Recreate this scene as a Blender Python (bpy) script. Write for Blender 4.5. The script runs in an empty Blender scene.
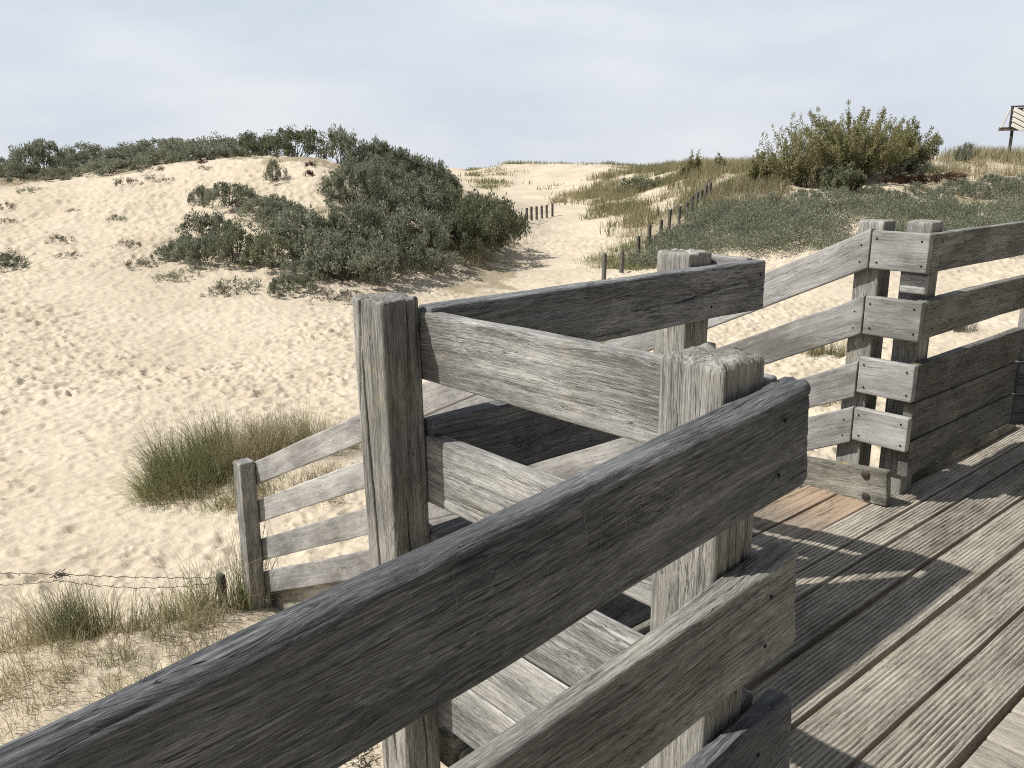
import bpy, math, random
import numpy as np
from mathutils import Matrix, Vector

scene = bpy.context.scene
COL = scene.collection
RNG = random.Random(7)

# ----------------------------------------------------------------- camera --
F_PX, PITCH, YAW, CAM_Z = 870.5, math.radians(14.793), math.radians(48.405), 1.530
FH = np.array([math.cos(YAW), math.sin(YAW)])      # horizontal view direction
RH = np.array([FH[1], -FH[0]])                     # to the right
ROLL = math.radians(-0.15)


def make_camera():
    f = Vector((FH[0] * math.cos(PITCH), FH[1] * math.cos(PITCH), -math.sin(PITCH)))
    r0 = Vector((RH[0], RH[1], 0))
    u0 = r0.cross(f)
    r = r0 * math.cos(ROLL) + u0 * math.sin(ROLL)
    u = u0 * math.cos(ROLL) - r0 * math.sin(ROLL)
    cd = bpy.data.cameras.new('camera')
    cd.sensor_width = 36
    cd.lens = F_PX / 1024 * 36
    cd.clip_start = 0.05
    cd.clip_end = 3000
    o = bpy.data.objects.new('camera', cd)
    m = Matrix((r, u, -f)).transposed().to_4x4()
    m.translation = (0, 0, CAM_Z)
    o.matrix_world = m
    COL.objects.link(o)
    scene.camera = o


make_camera()

# ------------------------------------------------------------------ noise --
def _h(ix, iy, iz, seed):
    n = (ix.astype(np.int64) * 374761393 + iy.astype(np.int64) * 668265263 + iz.astype(np.int64) * 2147483647 + seed * 974711) & 0xffffffff
    n = ((n ^ (n >> 13)) * 1274126177) & 0xffffffff
    n = ((n ^ (n >> 16)) * 2246822519) & 0xffffffff
    return ((n ^ (n >> 15)) & 0xffffff) / float(0xffffff)


def vnoise(x, y, z, seed=0):
    x, y, z = np.broadcast_arrays(np.asarray(x, float), np.asarray(y, float), np.asarray(z, float))
    ix, iy, iz = np.floor(x), np.floor(y), np.floor(z)
    fx, fy, fz = x - ix, y - iy, z - iz
    fx, fy, fz = [t * t * (3 - 2 * t) for t in (fx, fy, fz)]
    r = 0
    for a in (0, 1):
        for b in (0, 1):
            for c in (0, 1):
                w = (fx if a else 1 - fx) * (fy if b else 1 - fy) * (fz if c else 1 - fz)
                r = r + w * _h(ix + a, iy + b, iz + c, seed)
    return r


def fbm(x, y, z=0.0, octaves=4, seed=0):
    r, a, tot = 0, 1.0, 0
    for k in range(octaves):
        r = r + a * vnoise(np.asarray(x) * 2 ** k, np.asarray(y) * 2 ** k, np.asarray(z) * 2 ** k, seed + k * 17)
        tot += a
        a *= .5
    return r / tot


def sstep(a, b, x):
    t = np.clip((x - a) / (b - a), 0, 1)
    return t * t * (3 - 2 * t)


# -------------------------------------------------------------- materials --
def new_mat(name):
    m = bpy.data.materials.new(name)
    m.use_nodes = True
    nt = m.node_tree
    b = nt.nodes['Principled BSDF']
    b.inputs['Specular IOR Level'].default_value = .2
    b.inputs['Roughness'].default_value = .85
    return m, nt, b


def N(nt, typ, **kw):
    n = nt.nodes.new(typ)
    for k, v in kw.items():
        if k == 'inp':
            for a, b in v.items():
                n.inputs[a].default_value = b
        else:
            setattr(n, k, v)
    return n


def math_node(nt, op, a, b=None, clamp=False):
    n = nt.nodes.new('ShaderNodeMath')
    n.operation = op
    n.use_clamp = clamp
    for i, v in enumerate((a, b)):
        if v is None:
            continue
        if isinstance(v, (int, float)):
            n.inputs[i].default_value = v
        else:
            nt.links.new(v, n.inputs[i])
    return n.outputs[0]


def ramp(nt, fac, stops, interp='LINEAR'):
    r = nt.nodes.new('ShaderNodeValToRGB')
    r.color_ramp.interpolation = interp
    els = r.color_ramp.elements
    while len(els) < len(stops):
        els.new(.5)
    for e, (p, c) in zip(els, stops):
        e.position = p
        e.color = (*c, 1) if len(c) == 3 else c
    nt.links.new(fac, r.inputs[0])
    return r.outputs[0]


def mix(nt, fac, a, b, blend='MIX'):
    n = nt.nodes.new('ShaderNodeMix')
    n.data_type = 'RGBA'
    n.blend_type = blend
    for sock, v in ((n.inputs[0], fac), (n.inputs[6], a), (n.inputs[7], b)):
        if isinstance(v, (int, float)):
            sock.default_value = v
        elif isinstance(v, tuple):
            sock.default_value = (*v, 1)
        else:
            nt.links.new(v, sock)
    return n.outputs[2]


def wood_mat(name, dark, mid, light, blotch=.35, lichen=0.0, fibre=1.0, crackw=.016, tan=None, bump=.7, wavy=.035, hairline=.62):
    m, nt, b = new_mat(name)
    L = nt.links
    tc = N(nt, 'ShaderNodeTexCoord')
    oi = N(nt, 'ShaderNodeObjectInfo')
    add = N(nt, 'ShaderNodeVectorMath', operation='ADD')
    sc = N(nt, 'ShaderNodeVectorMath', operation='SCALE')
    cmb = N(nt, 'ShaderNodeCombineXYZ')
    L.new(oi.outputs['Random'], cmb.inputs[0])
    L.new(math_node(nt, 'MULTIPLY', oi.outputs['Random'], 3.7), cmb.inputs[1])
    L.new(math_node(nt, 'MULTIPLY', oi.outputs['Random'], 7.3), cmb.inputs[2])
    L.new(cmb.outputs[0], sc.inputs[0])
    sc.inputs['Scale'].default_value = 37.0
    L.new(tc.outputs['Object'], add.inputs[0])
    L.new(sc.outputs[0], add.inputs[1])
    P = add.outputs[0]
    # gentle waviness of the grain
    wav = N(nt, 'ShaderNodeTexNoise', inp={'Scale': 2.2, 'Detail': 1.0})
    L.new(P, wav.inputs['Vector'])
    wv = N(nt, 'ShaderNodeVectorMath', operation='MULTIPLY_ADD')
    L.new(wav.outputs['Color'], wv.inputs[0])
    wv.inputs[1].default_value = (0, wavy, wavy)
    L.new(P, wv.inputs[2])
    # knots: the grain swerves round them
    vo = N(nt, 'ShaderNodeTexVoronoi', inp={'Scale': 4.6})
    L.new(P, vo.inputs['Vector'])
    dl = N(nt, 'ShaderNodeVectorMath', operation='SUBTRACT')
    L.new(P, dl.inputs[0])
    L.new(vo.outputs['Position'], dl.inputs[1])
    dsq = N(nt, 'ShaderNodeVectorMath', operation='MULTIPLY')
    L.new(dl.outputs[0], dsq.inputs[0])
    dsq.inputs[1].default_value = (.38, 1, 1)
    ln_ = N(nt, 'ShaderNodeVectorMath', operation='LENGTH')
    L.new(dsq.outputs[0], ln_.inputs[0])
    dist = ln_.outputs['Value']
    kw = math_node(nt, 'POWER', 2.71828, math_node(nt, 'MULTIPLY', math_node(nt, 'MULTIPLY', dist, dist), -900.0))
    ks = N(nt, 'ShaderNodeVectorMath', operation='SCALE')
    L.new(dl.outputs[0], ks.inputs[0])
    L.new(math_node(nt, 'MULTIPLY', kw, -.75), ks.inputs['Scale'])
    km = N(nt, 'ShaderNodeVectorMath', operation='MULTIPLY_ADD')
    L.new(ks.outputs[0], km.inputs[0])
    km.inputs[1].default_value = (0, 1, 1)
    L.new(wv.outputs[0], km.inputs[2])
    PW = km.outputs[0]

    def stretched(sx, s, detail=5, rough=.6, seed=0.0):
        mp = N(nt, 'ShaderNodeMapping')
        mp.inputs['Scale'].default_value = (sx, s, s)
        mp.inputs['Location'].default_value = (seed, seed * 1.3, seed * .7)
        L.new(PW, mp.inputs['Vector'])
        n = N(nt, 'ShaderNodeTexNoise', inp={'Scale': 1.0, 'Detail': detail, 'Roughness': rough})
        L.new(mp.outputs[0], n.inputs['Vector'])
        return n.outputs['Fac']

    fine = stretched(34, 420, 5, .8)
    band = stretched(1.8, 36, 5, .6, 5.0)
    vein = stretched(8, 190, 5, .75, 11.0)
    crk = stretched(2.6, 75, 3, .6, 23.0)
    crkmask = stretched(2.2, 14, 3, .6, 31.0)
    hair = stretched(2.0, 120, 3, .55, 53.0)
    hairmask = stretched(3.0, 22, 3, .6, 61.0)
    blo = stretched(3.0, 6.5, 4, .6, 41.0)
    g = math_node(nt, 'ADD', math_node(nt, 'MULTIPLY', fine, .50 * fibre), math_node(nt, 'MULTIPLY', band, .22))
    g = math_node(nt, 'ADD', g, math_node(nt, 'MULTIPLY', vein, .30))
    g = math_node(nt, 'ADD', g, math_node(nt, 'MULTIPLY', math_node(nt, 'SUBTRACT', blo, .5), blotch))
    g = math_node(nt, 'SUBTRACT', g, .25 * (fibre - 1) + .01)
    rnd = math_node(nt, 'MULTIPLY', math_node(nt, 'SUBTRACT', oi.outputs['Random'], .5), .09)
    g = math_node(nt, 'ADD', g, rnd)
    col = ramp(nt, g, [(.39, dark), (.525, mid), (.67, light)])
    # slight warm / cold drift along a board
    drift = N(nt, 'ShaderNodeTexNoise', inp={'Scale': 3.5, 'Detail': 3.0})
    L.new(P, drift.inputs['Vector'])
    col = mix(nt, math_node(nt, 'MULTIPLY', drift.outputs['Fac'], .16), col, mix(nt, 1.0, col, (1.10, 1.0, .84), 'MULTIPLY'))
    if tan:
        sep = N(nt, 'ShaderNodeSeparateXYZ')
        L.new(tc.outputs['Object'], sep.inputs[0])
        tf = math_node(nt, 'ADD', math_node(nt, 'MULTIPLY', sep.outputs[0], tan[1]), tan[2])
        tf = math_node(nt, 'ADD', tf, math_node(nt, 'MULTIPLY', math_node(nt, 'SUBTRACT', blo, .5), 1.2), clamp=True)
        tcol = mix(nt, fine, tuple(c * .72 for c in tan[0]), tuple(min(1, c * 1.3) for c in tan[0]))
        col = mix(nt, tf, col, tcol)
    # fine drying cracks
    d = math_node(nt, 'ABSOLUTE', math_node(nt, 'SUBTRACT', crk, .5))
    cr = math_node(nt, 'SUBTRACT', 1.0, math_node(nt, 'DIVIDE', d, crackw), clamp=True)
    cr = math_node(nt, 'MULTIPLY', cr, math_node(nt, 'MULTIPLY', math_node(nt, 'SUBTRACT', crkmask, .44), 9.0, clamp=True))
    col = mix(nt, math_node(nt, 'MULTIPLY', cr, .85), col, tuple(c * .30 for c in dark))
    # hairline grain: thin dark lines, denser in some bands
    hd = math_node(nt, 'ABSOLUTE', math_node(nt, 'SUBTRACT', hair, .5))
    hr = math_node(nt, 'SUBTRACT', 1.0, math_node(nt, 'DIVIDE', hd, .035), clamp=True)
    hr = math_node(nt, 'MULTIPLY', hr, math_node(nt, 'MULTIPLY', math_node(nt, 'SUBTRACT', hairmask, .36), 4.0, clamp=True))
    col = mix(nt, math_node(nt, 'MULTIPLY', hr, hairline), col, tuple(c * .62 for c in dark))
    kc = math_node(nt, 'MULTIPLY', math_node(nt, 'SUBTRACT', kw, .80), 4.0, clamp=True)
    col = mix(nt, math_node(nt, 'MULTIPLY', kc, .6), col, (dark[0] * .8, dark[1] * .7, dark[2] * .6))
    if lichen > 0:
        ln = N(nt, 'ShaderNodeTexNoise', inp={'Scale': 16.0, 'Detail': 6.0, 'Roughness': .7})
        L.new(P, ln.inputs['Vector'])
        lm = N(nt, 'ShaderNodeTexNoise', inp={'Scale': 4.0, 'Detail': 2.0})
        L.new(P, lm.inputs['Vector'])
        f = math_node(nt, 'MULTIPLY', math_node(nt, 'SUBTRACT', ln.outputs['Fac'], .56), 14.0, clamp=True)
        f = math_node(nt, 'MULTIPLY', f, math_node(nt, 'MULTIPLY', math_node(nt, 'SUBTRACT', lm.outputs['Fac'], .5), 10.0, clamp=True))
        col = mix(nt, math_node(nt, 'MULTIPLY', f, lichen), col, (.50, .36, .06))
        pale = math_node(nt, 'MULTIPLY', math_node(nt, 'SUBTRACT', lm.outputs['Fac'], .46), 3.0, clamp=True)
        col = mix(nt, math_node(nt, 'MULTIPLY', pale, lichen * .5), col, (.36, .35, .25))
    L.new(col, b.inputs['Base Color'])
    h = math_node(nt, 'ADD', math_node(nt, 'MULTIPLY', fine, .5), math_node(nt, 'MULTIPLY', vein, .7))
    h = math_node(nt, 'SUBTRACT', h, math_node(nt, 'ADD', math_node(nt, 'MULTIPLY', cr, .9), math_node(nt, 'MULTIPLY', hr, .45)))
    bp = N(nt, 'ShaderNodeBump', inp={'Strength': bump, 'Distance': .0035})
    L.new(h, bp.inputs['Height'])
    L.new(bp.outputs[0], b.inputs['Normal'])
    b.inputs['Roughness'].default_value = .8
    return m


M = {}
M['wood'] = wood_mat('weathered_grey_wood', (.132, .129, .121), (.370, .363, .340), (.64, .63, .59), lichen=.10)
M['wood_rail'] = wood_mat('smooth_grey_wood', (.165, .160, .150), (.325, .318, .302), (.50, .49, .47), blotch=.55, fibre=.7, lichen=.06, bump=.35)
M['wood_dark'] = wood_mat('shade_darkened_wood', (.055, .057, .061), (.155, .158, .162), (.385, .387, .387), fibre=1.1, blotch=.3)  # grey wood with the shade of the rails' near faces put into its colour
M['wood_fg2'] = wood_mat('grey_brown_wood', (.070, .068, .061), (.195, .191, .174), (.45, .445, .41), fibre=1.1, blotch=.3, lichen=.2)  # grey-brown tone, also taken darker for rail faces turned from the sun
M['wood_post'] = wood_mat('grooved_post_wood', (.115, .110, .100), (.300, .290, .264), (.55, .535, .49), lichen=.14)
M['deck'] = wood_mat('deck_wood', (.185, .168, .138), (.390, .358, .300), (.58, .54, .465), blotch=.35, fibre=.9, lichen=.05, wavy=.010, crackw=.008, hairline=.4)
M['deck_tan'] = wood_mat('fresh_tan_deck_wood', (.15, .135, .112), (.30, .28, .24), (.48, .45, .40), tan=((.36, .270, .190), 2.1, -3.7), wavy=.012)
M['beam'] = wood_mat('lichen_beam_wood', (.09, .085, .07), (.29, .28, .24), (.52, .50, .44), lichen=.45, blotch=.6, crackw=.03)
M['wood_far'] = wood_mat('old_stake_wood', (.06, .055, .048), (.12, .112, .10), (.22, .21, .19))


def simple(name, c, rough=.8, spec=.2, metal=0.0, noise=0.0, scale=40):
    m, nt, b = new_mat(name)
    b.inputs['Base Color'].default_value = (*c, 1)
    b.inputs['Roughness'].default_value = rough
    b.inputs['Specular IOR Level'].default_value = spec
    b.inputs['Metallic'].default_value = metal
    if noise:
        tc = N(nt, 'ShaderNodeTexCoord')
        n = N(nt, 'ShaderNodeTexNoise', inp={'Scale': scale, 'Detail': 4.0})
        nt.links.new(tc.outputs['Object'], n.inputs['Vector'])
        nt.links.new(mix(nt, n.outputs['Fac'], tuple(x * (1 - noise) for x in c), tuple(x * (1 + noise) for x in c)), b.inputs['Base Color'])
    return m


M['hole'] = simple('dark_screw_hole', (.012, .011, .010), .9, noise=.3)
M['scratch'] = simple('bare_scratched_wood', (.19, .187, .180), .9, noise=.25)
M['bolt'] = simple('rusty_bolt_steel', (.055, .045, .036), .6, .4, .3, noise=.5, scale=120)
M['wire'] = simple('rusty_wire', (.10, .085, .07), .7, .3, .2, noise=.4)
M['white_paint'] = simple('weathered_white_paint', (.62, .59, .52), .7, noise=.15, scale=6)
M['brown_beam'] = simple('brown_stained_timber', (.15, .12, .095), .8, noise=.3, scale=8)
M['dark_slat'] = simple('dark_stained_timber', (.05, .045, .04), .8, noise=.3, scale=8)


def leaf_mat(name, c1, c2, transl=.35):
    """colour varies per leaf (vertex attribute 'tint'), per clump (noise) and per plant (object random)"""
    m, nt, b = new_mat(name)
    L = nt.links
    at = N(nt, 'ShaderNodeAttribute', attribute_name='tint')
    oi = N(nt, 'ShaderNodeObjectInfo')
    tc = N(nt, 'ShaderNodeTexCoord')
    no = N(nt, 'ShaderNodeTexNoise', inp={'Scale': 3.2, 'Detail': 2.0})
    L.new(tc.outputs['Object'], no.inputs['Vector'])
    f = math_node(nt, 'ADD', math_node(nt, 'MULTIPLY', at.outputs['Fac'], .55), math_node(nt, 'MULTIPLY', math_node(nt, 'SUBTRACT', no.outputs['Fac'], .5), .9))
    f = math_node(nt, 'ADD', f, math_node(nt, 'MULTIPLY', oi.outputs['Random'], .45), clamp=True)
    col = mix(nt, f, c1, c2)
    L.new(col, b.inputs['Base Color'])
    b.inputs['Roughness'].default_value = .8
    b.inputs['Specular IOR Level'].default_value = .06
    tr = N(nt, 'ShaderNodeBsdfTranslucent')
    L.new(col, tr.inputs['Color'])
    ms = N(nt, 'ShaderNodeMixShader')
    ms.inputs[0].default_value = transl
    L.new(b.outputs[0], ms.inputs[1])
    L.new(tr.outputs[0], ms.inputs[2])
    L.new(ms.outputs[0], nt.nodes['Material Output'].inputs['Surface'])
    return m


M['leaf_grey'] = leaf_mat('greygreen_willow_leaves', (.122, .135, .088), (.345, .355, .262))
M['leaf_dark'] = leaf_mat('dark_green_leaves', (.105, .116, .064), (.285, .295, .190))
M['leaf_pale'] = leaf_mat('pale_sagegreen_leaves', (.150, .160, .104), (.300, .305, .215))
M['leaf_yellow'] = leaf_mat('olive_yellow_leaves', (.150, .152, .066), (.360, .340, .185))
M['leaf_brown'] = leaf_mat('dry_redbrown_leaves', (.065, .036, .026), (.125, .075, .050))
M['twig_dry'] = leaf_mat('dry_grey_twigs', (.10, .088, .068), (.21, .19, .15), .05)
M['grass_green'] = leaf_mat('green_marram_blades', (.115, .134, .058), (.340, .340, .175), .3)
M['grass_straw'] = leaf_mat('straw_marram_blades', (.230, .198, .115), (.520, .455, .300), .3)
M['bark'] = simple('grey_brown_bark', (.085, .070, .055), .9, noise=.35, scale=30)

# ----------------------------------------------------------- object helpers --
def mesh_np(name, verts, faces, mat, tint=None, smooth=False, mats=None, mat_idx=None):
    """faces: array (n,k) of one polygon size, or a list of such arrays"""
    me = bpy.data.meshes.new(name)
    verts = np.asarray(verts, np.float32)
    fl = faces if isinstance(faces, list) and isinstance(faces[0], np.ndarray) else [faces]
    fl = [np.asarray(f, np.int32) for f in fl if len(f)]
    nl = sum(f.size for f in fl)
    nf = sum(len(f) for f in fl)
    me.vertices.add(len(verts))
    me.vertices.foreach_set('co', verts.ravel())
    me.loops.add(nl)
    me.loops.foreach_set('vertex_index', np.concatenate([f.ravel() for f in fl]))
    me.polygons.add(nf)
    tot = np.concatenate([np.full(len(f), f.shape[1], np.int32) for f in fl])
    start = np.concatenate([[0], np.cumsum(tot)[:-1]]).astype(np.int32)
    me.polygons.foreach_set('loop_start', start)
    me.polygons.foreach_set('loop_total', tot)
    if smooth:
        me.polygons.foreach_set('use_smooth', np.ones(nf, bool))
    for mm in (mats or [mat]):
        me.materials.append(mm)
    if mat_idx is not None:
        me.polygons.foreach_set('material_index', np.asarray(mat_idx, np.int32))
    if tint is not None:
        a = me.attributes.new('tint', 'FLOAT', 'POINT')
        a.data.foreach_set('value', np.asarray(tint, np.float32))
    me.update(calc_edges=True)
    return me


def thing(name, label, cat, loc, group=None):
    o = bpy.data.objects.new(name, None)
    o.empty_display_size = .2
    o.location = loc
    COL.objects.link(o)
    tag(o, label, cat, group)
    return o


def tag(o, label, cat, group=None, kind=None):
    o['label'] = label
    o['category'] = cat
    if group:
        o['group'] = group
    if kind:
        o['kind'] = kind
    return o


WORLD = {}          # world matrices of objects built so far (no depsgraph update needed)


def link(name, me, parent=None, mw=None, label=None):
    o = bpy.data.objects.new(name, me)
    COL.objects.link(o)
    mw = mw or Matrix()
    WORLD[o.name] = mw
    if parent:
        o.parent = parent
        pw = WORLD.get(parent.name, Matrix.Translation(parent.location))
        o.matrix_basis = pw.inverted() @ mw
    else:
        o.matrix_basis = mw
    if label:
        o['label'] = label
    return o


# --------------------------------------------------------------- timber lofts --
def timber_mesh(name, L, t, h, mat, seed, dp=.008, dx=.02, r=.010, fibre=.0012, warp=.003, crack=0.0, end=.010,
                shL=0.0, shR=0.0, grooves=0, rib=.0045, splits=(), top_rough=0.0, wane=0.0, face_groove=0.0):
    """a sawn timber: x along its length (0..L), y its thickness, z its height; weathered surface, rounded edges and ends"""
    def side(n0, n1):
        return max(2, int(round((n1 - n0) / dp)))
    pts, nrm = [], []
    hy, hz = t / 2, h / 2
    corners = [(hy - r, hz - r, 0), (-hy + r, hz - r, 90), (-hy + r, -hz + r, 180), (hy - r, -hz + r, 270)]
    nc = 3 if r < .012 else 5
    for ci, (cy, cz, a0) in enumerate(corners):
        for k in range(nc + 1):
            a = math.radians(a0 + 90 * k / nc)
            pts.append((cy + r * math.cos(a), cz + r * math.sin(a)))
            nrm.append((math.cos(a), math.sin(a)))
        ny, nz, _ = corners[(ci + 1) % 4]
        a1 = math.radians(a0 + 90)
        p0 = np.array(pts[-1])
        p1 = np.array((ny + r * math.cos(a1), nz + r * math.sin(a1)))
        n = max(1, int(round(np.linalg.norm(p1 - p0) / dp)))
        for k in range(1, n):
            pts.append(tuple(p0 + (p1 - p0) * k / n))
            nrm.append((math.cos(a1), math.sin(a1)))
    pts, nrm = np.array(pts), np.array(nrm)
    m = len(pts)
    # stations along the length: rounded ends, evenly spaced between
    ang = np.radians([0, 30, 60, 90])
    xs, ins = [], []
    for a in ang:
        xs.append(end * (1 - math.sin(a)) if False else end * (1 - math.cos(math.pi / 2 - a)))
        ins.append(end * (1 - math.sin(a)))
    xs = [end * (1 - math.cos(a)) for a in ang]
    ins = [end * (1 - math.sin(a)) for a in ang]
    k = max(2, int(round((L - 2 * end) / dx)))
    mid = [end + (L - 2 * end) * i / k for i in range(1, k)]
    X = np.array(xs + mid + [L - x for x in reversed(xs)])
    I = np.array(ins + [0] * len(mid) + list(reversed(ins)))
    capf = np.array([.86, .68, .5, .32, .14])
    X = np.concatenate([[0] * 5, X, [L] * 5])
    I = np.concatenate([[end] * 5, I, [end] * 5])
    S = np.concatenate([capf[::-1], np.ones(len(X) - 10), capf])
    nx = len(X)
    XX = np.repeat(X[:, None], m, 1)
    sy = (1 - 2 * I / t) * S
    sz = (1 - 2 * I / h) * S
    Y = pts[None, :, 0] * sy[:, None]
    Z = pts[None, :, 1] * sz[:, None]
    o = seed * 13.7
    # surface relief
    ys, zs = Y + .02 * (vnoise(XX * 1.7 + o, Y * 3, Z * 3, seed) - .5), Z + .02 * (vnoise(XX * 1.7 - o, Y * 3, Z * 3, seed + 1) - .5)
    d = fibre * 2 * (fbm(XX * 3 + o, ys * 90, zs * 90, 3, seed) - .55)
    d = d + warp * .8 * (vnoise(XX * 5 + o, Y * 9, Z * 9, seed + 5) - .5)
    if crack:
        c = np.abs(vnoise(XX * .9 + o, ys * 42, zs * 42, seed + 7) - .5)
        msk = sstep(.45, .62, vnoise(XX * 1.3 + o, Y * 10, Z * 10, seed + 9))
        d = d - crack * (1 - sstep(.0, .055, c)) * msk
    if wane:        # the upper face worn into long splintered ridges
        up = np.clip(nrm[None, :, 1] * np.ones((nx, 1)), 0, 1) + .6 * sstep(hz - .035, hz, Z)
        c = vnoise(XX * 1.4 + o, ys * 75, zs * 75, seed + 11)
        d = d - wane * np.clip(up, 0, 1) * sstep(.42, .8, c) * sstep(0, .05, L - XX)
    if grooves:     # anti-slip ribs on the upper face of a deck plank
        up = (nrm[None, :, 1] > .9) * np.ones((nx, 1))
        ph = (Y + .004 * (vnoise(XX * 1.5 + o, 0, 0, seed + 21) - .5)) / t * grooves * 2 * math.pi
        dep = (.45 + .9 * vnoise(XX * 2.4 + o, Y * 14, 0, seed + 22))
        d = d - up * rib * dep * sstep(.58, .92, np.cos(ph) * .5 + .5 + .22 * (vnoise(XX * 18, Y * 90, o, seed + 23) - .5))
        d = d - up * .004 * sstep(.62, .85, vnoise(XX * 6 + o, Y * 30, 0, seed + 24))
    if face_groove:  # deep vertical fluting of a rotten post, strongest near its top
        c = vnoise(XX * 1.1 + o, ys * 62, zs * 62, seed + 15)
        d = d - face_groove * sstep(.45, .85, c) * (.35 + .65 * sstep(L - .5, L, XX)) * (.5 + .8 * vnoise(XX * 3, Y * 20, Z * 20, seed + 16))
    for (ny_, nz_, c0_, c1_, xa, xb_, dep_, wid_) in splits:     # long drying splits
        on = (nrm[None, :, 0] * ny_ + nrm[None, :, 1] * nz_ > .8)
        tt_ = np.clip((XX - xa) / (xb_ - xa), 0, 1)
        cc = c0_ + (c1_ - c0_) * tt_ + .012 * (vnoise(XX * 5 + o, 3, 0, seed + 41) - .5) + .004 * (vnoise(XX * 24, 5, o, seed + 42) - .5)
        co_ = Z if abs(ny_) > .5 else Y
        ww = wid_ * np.sqrt(np.clip(np.minimum(tt_, 1 - tt_) * 8, 0, 1))
        d = d - on * dep_ * np.exp(-((co_ - cc) / np.maximum(ww, 1e-5)) ** 2) * (XX > xa) * (XX < xb_)
    fade = np.where(S < 1, S * .4, 1)[:, None]
    Y = Y + nrm[None, :, 0] * d * fade
    Z = Z + nrm[None, :, 1] * d * fade
    # bow of the whole piece
    Y = Y + warp * (vnoise(XX * .9 + o, 0, 0, seed + 3) - .5) * 1.6
    Z = Z + warp * (vnoise(XX * .8 - o, 0, 0, seed + 4) - .5) * 1.6
    # sheared (plumb-cut) ends
    tt = XX / L
    XX = XX + Z * (shL * (1 - tt) + shR * tt)
    if top_rough:
        w = (sstep(L - .05, L, X))[:, None]
        XX = XX - w * top_rough * (fbm(Y * 55 + o, Z * 55, 0, 3, seed + 31) * 1.5 + .1)
    else:
        endm = (S < 1)[:, None]
        XX = XX + endm * .0015 * (fbm(Y * 80 + o, Z * 80, np.sign(tt - .5), 2, seed + 33) - .5)
    V = np.stack([XX, Y, Z], -1).reshape(-1, 3)
    i, j = np.meshgrid(np.arange(nx - 1), np.arange(m), indexing='ij')
    j2 = (j + 1) % m
    q = np.stack([i * m + j, (i + 1) * m + j, (i + 1) * m + j2, i * m + j2], -1).reshape(-1, 4)
    c0 = V[:m].mean(0)
    c1 = V[-m:].mean(0)
    V = np.concatenate([V, [c0, c1]])
    n0, n1 = len(V) - 2, len(V) - 1
    jj = np.arange(m)
    tri0 = np.stack([np.full(m, n0), jj, (jj + 1) % m], -1)
    b = (nx - 1) * m
    tri1 = np.stack([np.full(m, n1), b + (jj + 1) % m, b + jj], -1)
    return mesh_np(name, V, [q[:, ::-1], tri0[:, ::-1], tri1[:, ::-1]], mat, smooth=True)


SEED = [1]


def frame(A, B, up=(0, 0, 1)):
    A, B = Vector(A), Vector(B)
    x = (B - A).normalized()
    z = Vector(up)
    z = (z - x * z.dot(x)).normalized()
    y = z.cross(x)
    m = Matrix((x, y, z)).transposed().to_4x4()
    m.translation = A
    return m, (B - A).length


def timber(name, parent, A, B, t, h, mat, up=(0, 0, 1), label=None, **kw):
    """timber whose centre line runs from A to B (world)"""
    SEED[0] += 1
    mw, L = frame(A, B, up)
    me = timber_mesh(name, L, t, h, M[mat], SEED[0], **kw)
    return link(name, me, parent, mw, label)


def disc_mesh(r, depth, mat, n=12):
    a = np.linspace(0, 2 * math.pi, n, endpoint=False)
    V = np.concatenate([np.stack([np.zeros(n), np.cos(a) * r, np.sin(a) * r], -1),
                        np.stack([np.full(n, depth), np.cos(a) * r * .8, np.sin(a) * r * .8], -1), [[depth * .6, 0, 0]]])
    i = np.arange(n)
    q = np.stack([i, (i + 1) % n, n + (i + 1) % n, n + i], -1)
    tri = np.stack([n + i, n + (i + 1) % n, np.full(n, 2 * n)], -1)
    return mesh_np('screw', V, [q, tri], mat, smooth=False)


HOLE = disc_mesh(.0045, .0008, M['hole'])
HOLE_BIG = disc_mesh(.0040, .0010, M['hole'])
BOLT = disc_mesh(.020, .005, M['bolt'], 14)


def screw(parent, p, nrm, me=None, name='screw'):
    x = Vector(nrm).normalized()
    z = Vector((0, 0, 1))
    y = z.cross(x)
    m = Matrix((x, y, z)).transposed().to_4x4()
    m.translation = Vector(p)
    return link(name, me or HOLE, parent, m)


# ================================================================== TIMBERWORK
LV = [(1.200, 1.039), (.918, .748), (.636, .455), (.450, .278), (.272, .105)]   # top and bottom of the five boards of a rail
TB = .045                                                                       # board thickness
YW, XS, XE, YL, XB = 1.572, 3.717, 2.502, 1.823, 1.139
GZ = -1.70                                                                      # sand level at the foot of the stairs

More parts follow.
